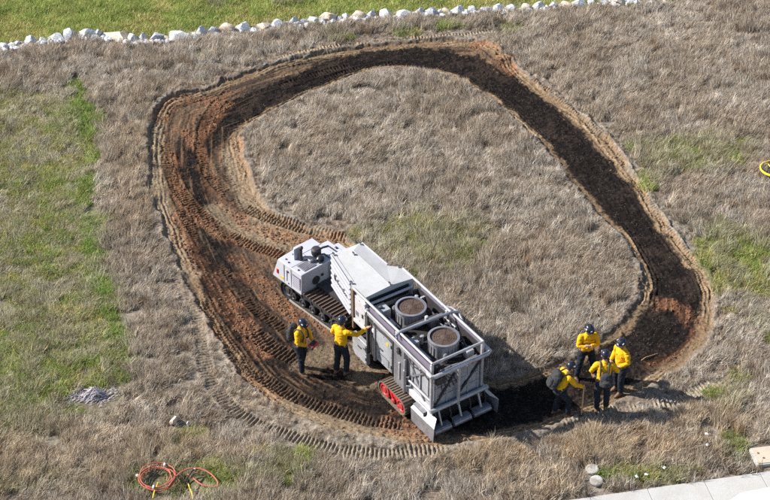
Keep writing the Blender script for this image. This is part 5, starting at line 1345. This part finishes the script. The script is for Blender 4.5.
# ------------------------------------------------------------------ white car parked at the kerb, only its roof edge shows
CARP = empty('parked_car', pv.location, pv.rotation_euler.z)
tag(CARP, 'white car parked by the pavement, only its roof corner in view', 'car')
M_carw = paint('white_car_paint', (.70, .70, .70), .25, 0, (.5, .48, .45), .15, 2)
M_win = paint('car_glass', (.02, .025, .03), .08, 0, (.05, .05, .05), .1, 2)
def car():
    z0 = -.11; cy = -2.60; x0, x1 = 2.0, 6.4
    def sec(x, w, zb, zt, n=4):   # rounded rectangular section, half width w
        r = .10; pts = []
        for (sy, sz) in ((1, -1), (1, 1), (-1, 1), (-1, -1)):
            for q in range(n):
                a = {(1, -1): -90, (1, 1): 0, (-1, 1): 90, (-1, -1): 180}[(sy, sz)] + 90 * q / (n - 1)
                yc_ = cy + sy * (w - r); zc_ = (zt - r) if sz > 0 else (zb + r)
                pts.append((x, yc_ + r * math.cos(R(a)), z0 + zc_ + r * math.sin(R(a))))
        return pts
    def shell(secs):
        m = MB(); n = len(secs[0]); vs = [p for s_ in secs for p in s_]; fs = []
        for i in range(len(secs) - 1):
            for k in range(n):
                l = (k + 1) % n; fs.append((i * n + k, i * n + l, (i + 1) * n + l, (i + 1) * n + k))
        fs += [tuple(range(n)), tuple(range(len(vs) - 1, len(vs) - n - 1, -1))]
        return m.add(vs, fs)
    b = fix_normals(shell([sec(x0, .70, .35, .75), sec(x0 + .12, .82, .25, .93), sec(x0 + .5, .88, .22, 1.0), sec(x0 + 2.6, .90, .22, .98), sec(x0 + 3.3, .88, .22, .94), sec(x1 - .2, .82, .24, .80), sec(x1, .68, .34, .66)]).build('body', M_carw, CARP, smooth=True))
    gh = fix_normals(shell([sec(x0 + .30, .72, .85, 1.10), sec(x0 + .60, .70, .85, 1.48), sec(x0 + .85, .72, .85, 1.66), sec(x0 + 1.7, .735, .85, 1.70), sec(x0 + 2.4, .72, .85, 1.66), sec(x0 + 3.25, .74, .85, 1.02)]).build('cabin', M_carw, CARP, smooth=True))
    for s in (1, -1):
        yy = cy + s * .737
        for xa, xb in ((x0 + .75, x0 + 1.5), (x0 + 1.6, x0 + 2.45)):
            MB().prism([(xa, yy - .006, z0 + 1.03), (xb + .2, yy - .006, z0 + 1.03), (xb, yy - .006, z0 + 1.40), (xa + .1, yy - .006, z0 + 1.40)], (0, .012, 0)).build('side_window', M_win, gh)
        for wx_ in (x0 + .85, x1 - .85):
            w = MB().lathe([(.10, -.1), (.31, -.1), (.33, -.07), (.33, .07), (.31, .1), (.10, .1)], (wx_, cy + s * .80, z0 + .33), 'y', 24).build('wheel', M_black, CARP, smooth=True)
            MB().lathe([(.02, -.11), (.20, -.11), (.21, .11), (.02, .11)], (wx_, cy + s * .80, z0 + .33), 'y', 18).build('rim', M_galv, w, smooth=True)
        MB().box(x1 - .16, x1 - .02, cy + s * .62 - .12, cy + s * .62 + .12, z0 + .58, z0 + .68).build('headlight', M_sticker, CARP, bevel=.02)
        MB().box(x0 + .02, x0 + .10, cy + s * .66 - .08, cy + s * .66 + .08, z0 + .62, z0 + .80).build('tail_light', M_redlamp, CARP, bevel=.02)
        MB().box(x0 + 2.55, x0 + 2.70, cy + s * .95 - .07, cy + s * .95 + .07, z0 + 1.0, z0 + 1.13).build('mirror', M_carw, CARP, bevel=.03)
    MB().prism([(x0 + 2.50, cy - .58, z0 + 1.49), (x0 + 2.50, cy + .58, z0 + 1.49), (x0 + 3.15, cy + .62, z0 + 1.10), (x0 + 3.15, cy - .62, z0 + 1.10)], (.02, 0, .03)).build('windscreen', M_win, gh)
    MB().prism([(x0 + .40, cy - .58, z0 + 1.16), (x0 + .40, cy + .58, z0 + 1.16), (x0 + .66, cy + .54, z0 + 1.40), (x0 + .66, cy - .54, z0 + 1.40)], (-.03, 0, .02)).build('rear_window', M_win, gh)
car()

# ------------------------------------------------------------------ utility box lid, round caps, hoses, sticks, litter
M_tanbox = paint('tan_polymer_concrete', (.50, .43, .33), .8, 0, (.35, .28, .2), .5, 5, .3)
ub = empty('utility_box', (9.42, -8.42, 0), R(9)); tag(ub, 'tan rectangular utility box with bolted lid beside the pavement', 'utility box')
def rrect(hx, hy, r, z):
    pts = []
    for (sx_, sy_, a0) in ((1, 1, 0), (-1, 1, 90), (-1, -1, 180), (1, -1, 270)):
        for q in range(5):
            a = R(a0 + 90 * q / 4); pts.append((sx_ * (hx - r) + r * math.cos(a), sy_ * (hy - r) + r * math.sin(a), z))
    return pts
MB().prism(rrect(.46, .30, .07, -.15), (0, 0, .24)).build('rim', M_conc, ub, bevel=.008)
MB().prism(rrect(.42, .265, .05, .0901), (0, 0, .018)).build('lid', M_tanbox, ub, bevel=.006)
for (a, b) in ((-.30, .08), (-.22, -.10), (.30, .12), (.30, -.1)): MB().lathe([(.028, 0), (.028, .008)], (a, b, .1085), seg=10).build('bolt', M_rust, ub)
for (x_, y_, lb) in ((5.01, -8.93, 'pale round concrete cap in the litter, the further of the two'), (5.07, -9.32, 'pale round concrete cap in the litter, the nearer of the two')):
    o = MB().lathe([(.0, -.03), (.14, -.03), (.165, .03), (.15, .06), (.11, .075), (0, .07)], (0, 0, 0), seg=24, cap=False).build('round_cap', rock_material('cap', (.48, .46, .42), (.26, .235, .205)), None, smooth=True)
    o.location = (x_, y_, gz(x_, y_) + .06); o.rotation_euler = (.08, -.05, .3); tag(o, lb, 'cap', 'round concrete caps')
M_hose = paint('orange_hose', (.44, .10, .06), .6, 0, (.36, .2, .15), .6, 9)
M_hosey = paint('yellow_hose', (.75, .52, .02), .5, 0, (.5, .36, .1), .3, 9)
def hose(name, pts, r, mat, parent=None, closed=False):
    return MB().tube([Vector(p) for p in pts], r, 8, closed=closed).build(name, mat, parent, smooth=True)
# coil
hc_ = empty('hose_coil', (-5.46, -9.27, gz(-5.46, -9.27))); tag(hc_, 'orange hose coiled in a ring on the grass', 'hose')
for k in range(5):
    a0 = random.uniform(0, 6); rr = .36 + .045 * (k % 3) + random.uniform(-.02, .02); cx, cy = random.uniform(-.04, .04), random.uniform(-.04, .04)
    hose('loop', [(cx + rr * math.cos(q * .2618), cy + rr * .98 * math.sin(q * .2618), .13 + .025 * k + .03 * math.sin(q * .52 + a0)) for q in range(24)], .0125, M_hose, hc_, True)
for a in (1.2, 4.6): MB().box(-.022, .022, -.045, .045, .08, .26).build('tie', M_sticker, hc_, bevel=.01).location = (.39 * math.cos(a), .39 * math.sin(a), 0)
h2 = empty('hose_loop', (-4.55, -9.22, gz(-4.55, -9.22))); tag(h2, 'loose orange hose arched over a black length beside the coil', 'hose')
hose('orange_length', spline([(-.62, -.42, .16), (-.50, -.15, .18), (-.3, .10, .24), (-.02, .18, .28), (.28, .08, .26), (.52, -.16, .2), (.56, -.34, .16), (.40, -.36, .14)], .06).tolist() if False else [(float(a), float(b), .17 + .08 * math.sin(i * .12)) for i, (a, b) in enumerate(spline([(-.62, -.42), (-.50, -.15), (-.3, .10), (-.02, .18), (.28, .08), (.52, -.16), (.56, -.34), (.40, -.36)], .06))], .018, M_hose, h2)
hose('orange_length', [(float(a), float(b), .16) for a, b in spline([(-.2, .08), (-.02, -.1), (.2, -.3), (.4, -.34)], .06)], .018, M_hose, h2)
hose('black_length', [(float(a), float(b), .22) for a, b in spline([(.12, .2), (-.05, .16), (-.14, -.02), (-.22, -.24)], .05)], .022, M_black, h2)
MB().box(-.05, .0, .15, .2, .2, .26).build('coupling', M_sticker, h2, bevel=.01)
for (x_, y_, px_, lb) in ((-5.42, -9.62, -.06, 'short yellow rope lying at the foot of the hose coil'), (-4.70, -9.62, .12, 'short yellow rope lying under the loose orange hose')):
    z_ = gz(x_, y_) + .16
    o = hose('yellow_rope', [(0, .18, .0), (px_ * .3, .05, .02), (px_, -.15, .0), (px_ * 1.2, -.32, -.02)], .016, M_hosey); o.location = (x_, y_, z_); tag(o, lb, 'rope', 'yellow ropes')
yh = empty('yellow_hose', (11.75, 3.75, gz(11.75, 3.75))); tag(yh, 'bright yellow hose ring on the grass at the right edge', 'hose')
for k in range(2): hose('loop', [(.03 * k + (.40 + .02 * k) * math.cos(q * .2618), (.42 - .02 * k) * math.sin(q * .2618), .24 + .02 * k) for q in range(24)], .02, M_hosey, yh, True)
hose('tail', [(float(a), float(b), .26) for a, b in spline([(-.12, .22), (-.05, .05), (.15, -.05), (.4, -.1)], .06)], .02, M_hosey, yh)
# heap of grey cut stems
hp = empty('brush_pile', (-7.42, -6.2, gz(-7.42, -6.2))); tag(hp, 'heap of grey cut brush lying in the left field', 'brush pile')
M_brush = paint('weathered_brush', (.50, .46, .48), .9, 0, (.22, .19, .18), .6, 12)
for i in range(230):
    a = random.gauss(.3, .4); L_ = random.uniform(.16, .42); x_, y_ = random.gauss(0, .42), random.gauss(0, .15); z_ = max(.05, .24 - .5 * abs(x_) - .6 * abs(y_)) * random.uniform(.5, 1.3)
    dx_, dy_ = math.cos(a) * L_ / 2, math.sin(a) * L_ / 2
    MB().tube([(x_ - dx_, y_ - dy_, z_ - .06), (x_, y_, z_ + .03), (x_ + dx_, y_ + dy_, z_ - .07)], random.uniform(.006, .014), 5, r1=.005).build('stem', M_brush, hp)
def stone(x_, y_, sx_, sy_, sz_, tone, k, name, lb, cat, grp=None):
    o = link(name, RM[tone][k]); o.location = (x_, y_, gz(x_, y_) + sz_ * .5 + .05); o.scale = (sx_, sy_, sz_); o.rotation_euler = (.1, .2, k); tag(o, lb, cat, grp); return o
stone(-5.25, -7.22, .16, .12, .15, 1, 1, 'stone', 'tan and white stone in the dry grass left of the loop', 'stone')
stone(-4.92, -7.3, .06, .05, .07, 0, 2, 'stone', 'small white stone just right of the tan stone', 'stone')
for i, (x_, y_, lb) in enumerate(((7.95, -7.75, 'white scrap of litter left of the utility box, upper one'), (7.9, -8.15, 'white scrap of litter left of the utility box, lower one'), (6.05, -9.2, 'white scrap of litter on the green grass by the pavement, left of three'), (6.3, -9.1, 'white scrap of litter on the green grass by the pavement, middle of three'), (6.75, -8.9, 'white scrap of litter on the green grass by the pavement, right of three'), (-5.95, -9.2, 'white scrap of litter left of the hose coil'))):
    m = MB(); g2 = random.Random(i)
    pts = [(g2.uniform(-.075, .075), g2.uniform(-.06, .06)) for _ in range(3)]
    m.add([(-.07, -.04, 0), (.06, -.05, .02), (.075, .045, .0), (-.05, .055, .025), (0, 0, .05)], [(0, 1, 4), (1, 2, 4), (2, 3, 4), (3, 0, 4)])
    o = m.build('litter', M_sticker, None); md = o.modifiers.new('t', 'SOLIDIFY'); md.thickness = .004
    o.location = (x_, y_, gz(x_, y_) + .13); o.rotation_euler = (0, 0, i); o.scale = (.7, .7, .5); tag(o, lb, 'litter', 'white litter scraps')
# fallen branch in the burnt bed
fb = MB().tube([(-.22, -.14, .03), (-.1, -.04, .05), (.1, .06, .04), (.24, .14, .03)], .011, 7, r1=.006).build('branch', M_wood, None, smooth=True); fb.location = (6.95, -4.6, gz(6.95, -4.6)); tag(fb, 'pale broken stick lying in the burnt bed near the group', 'stick')
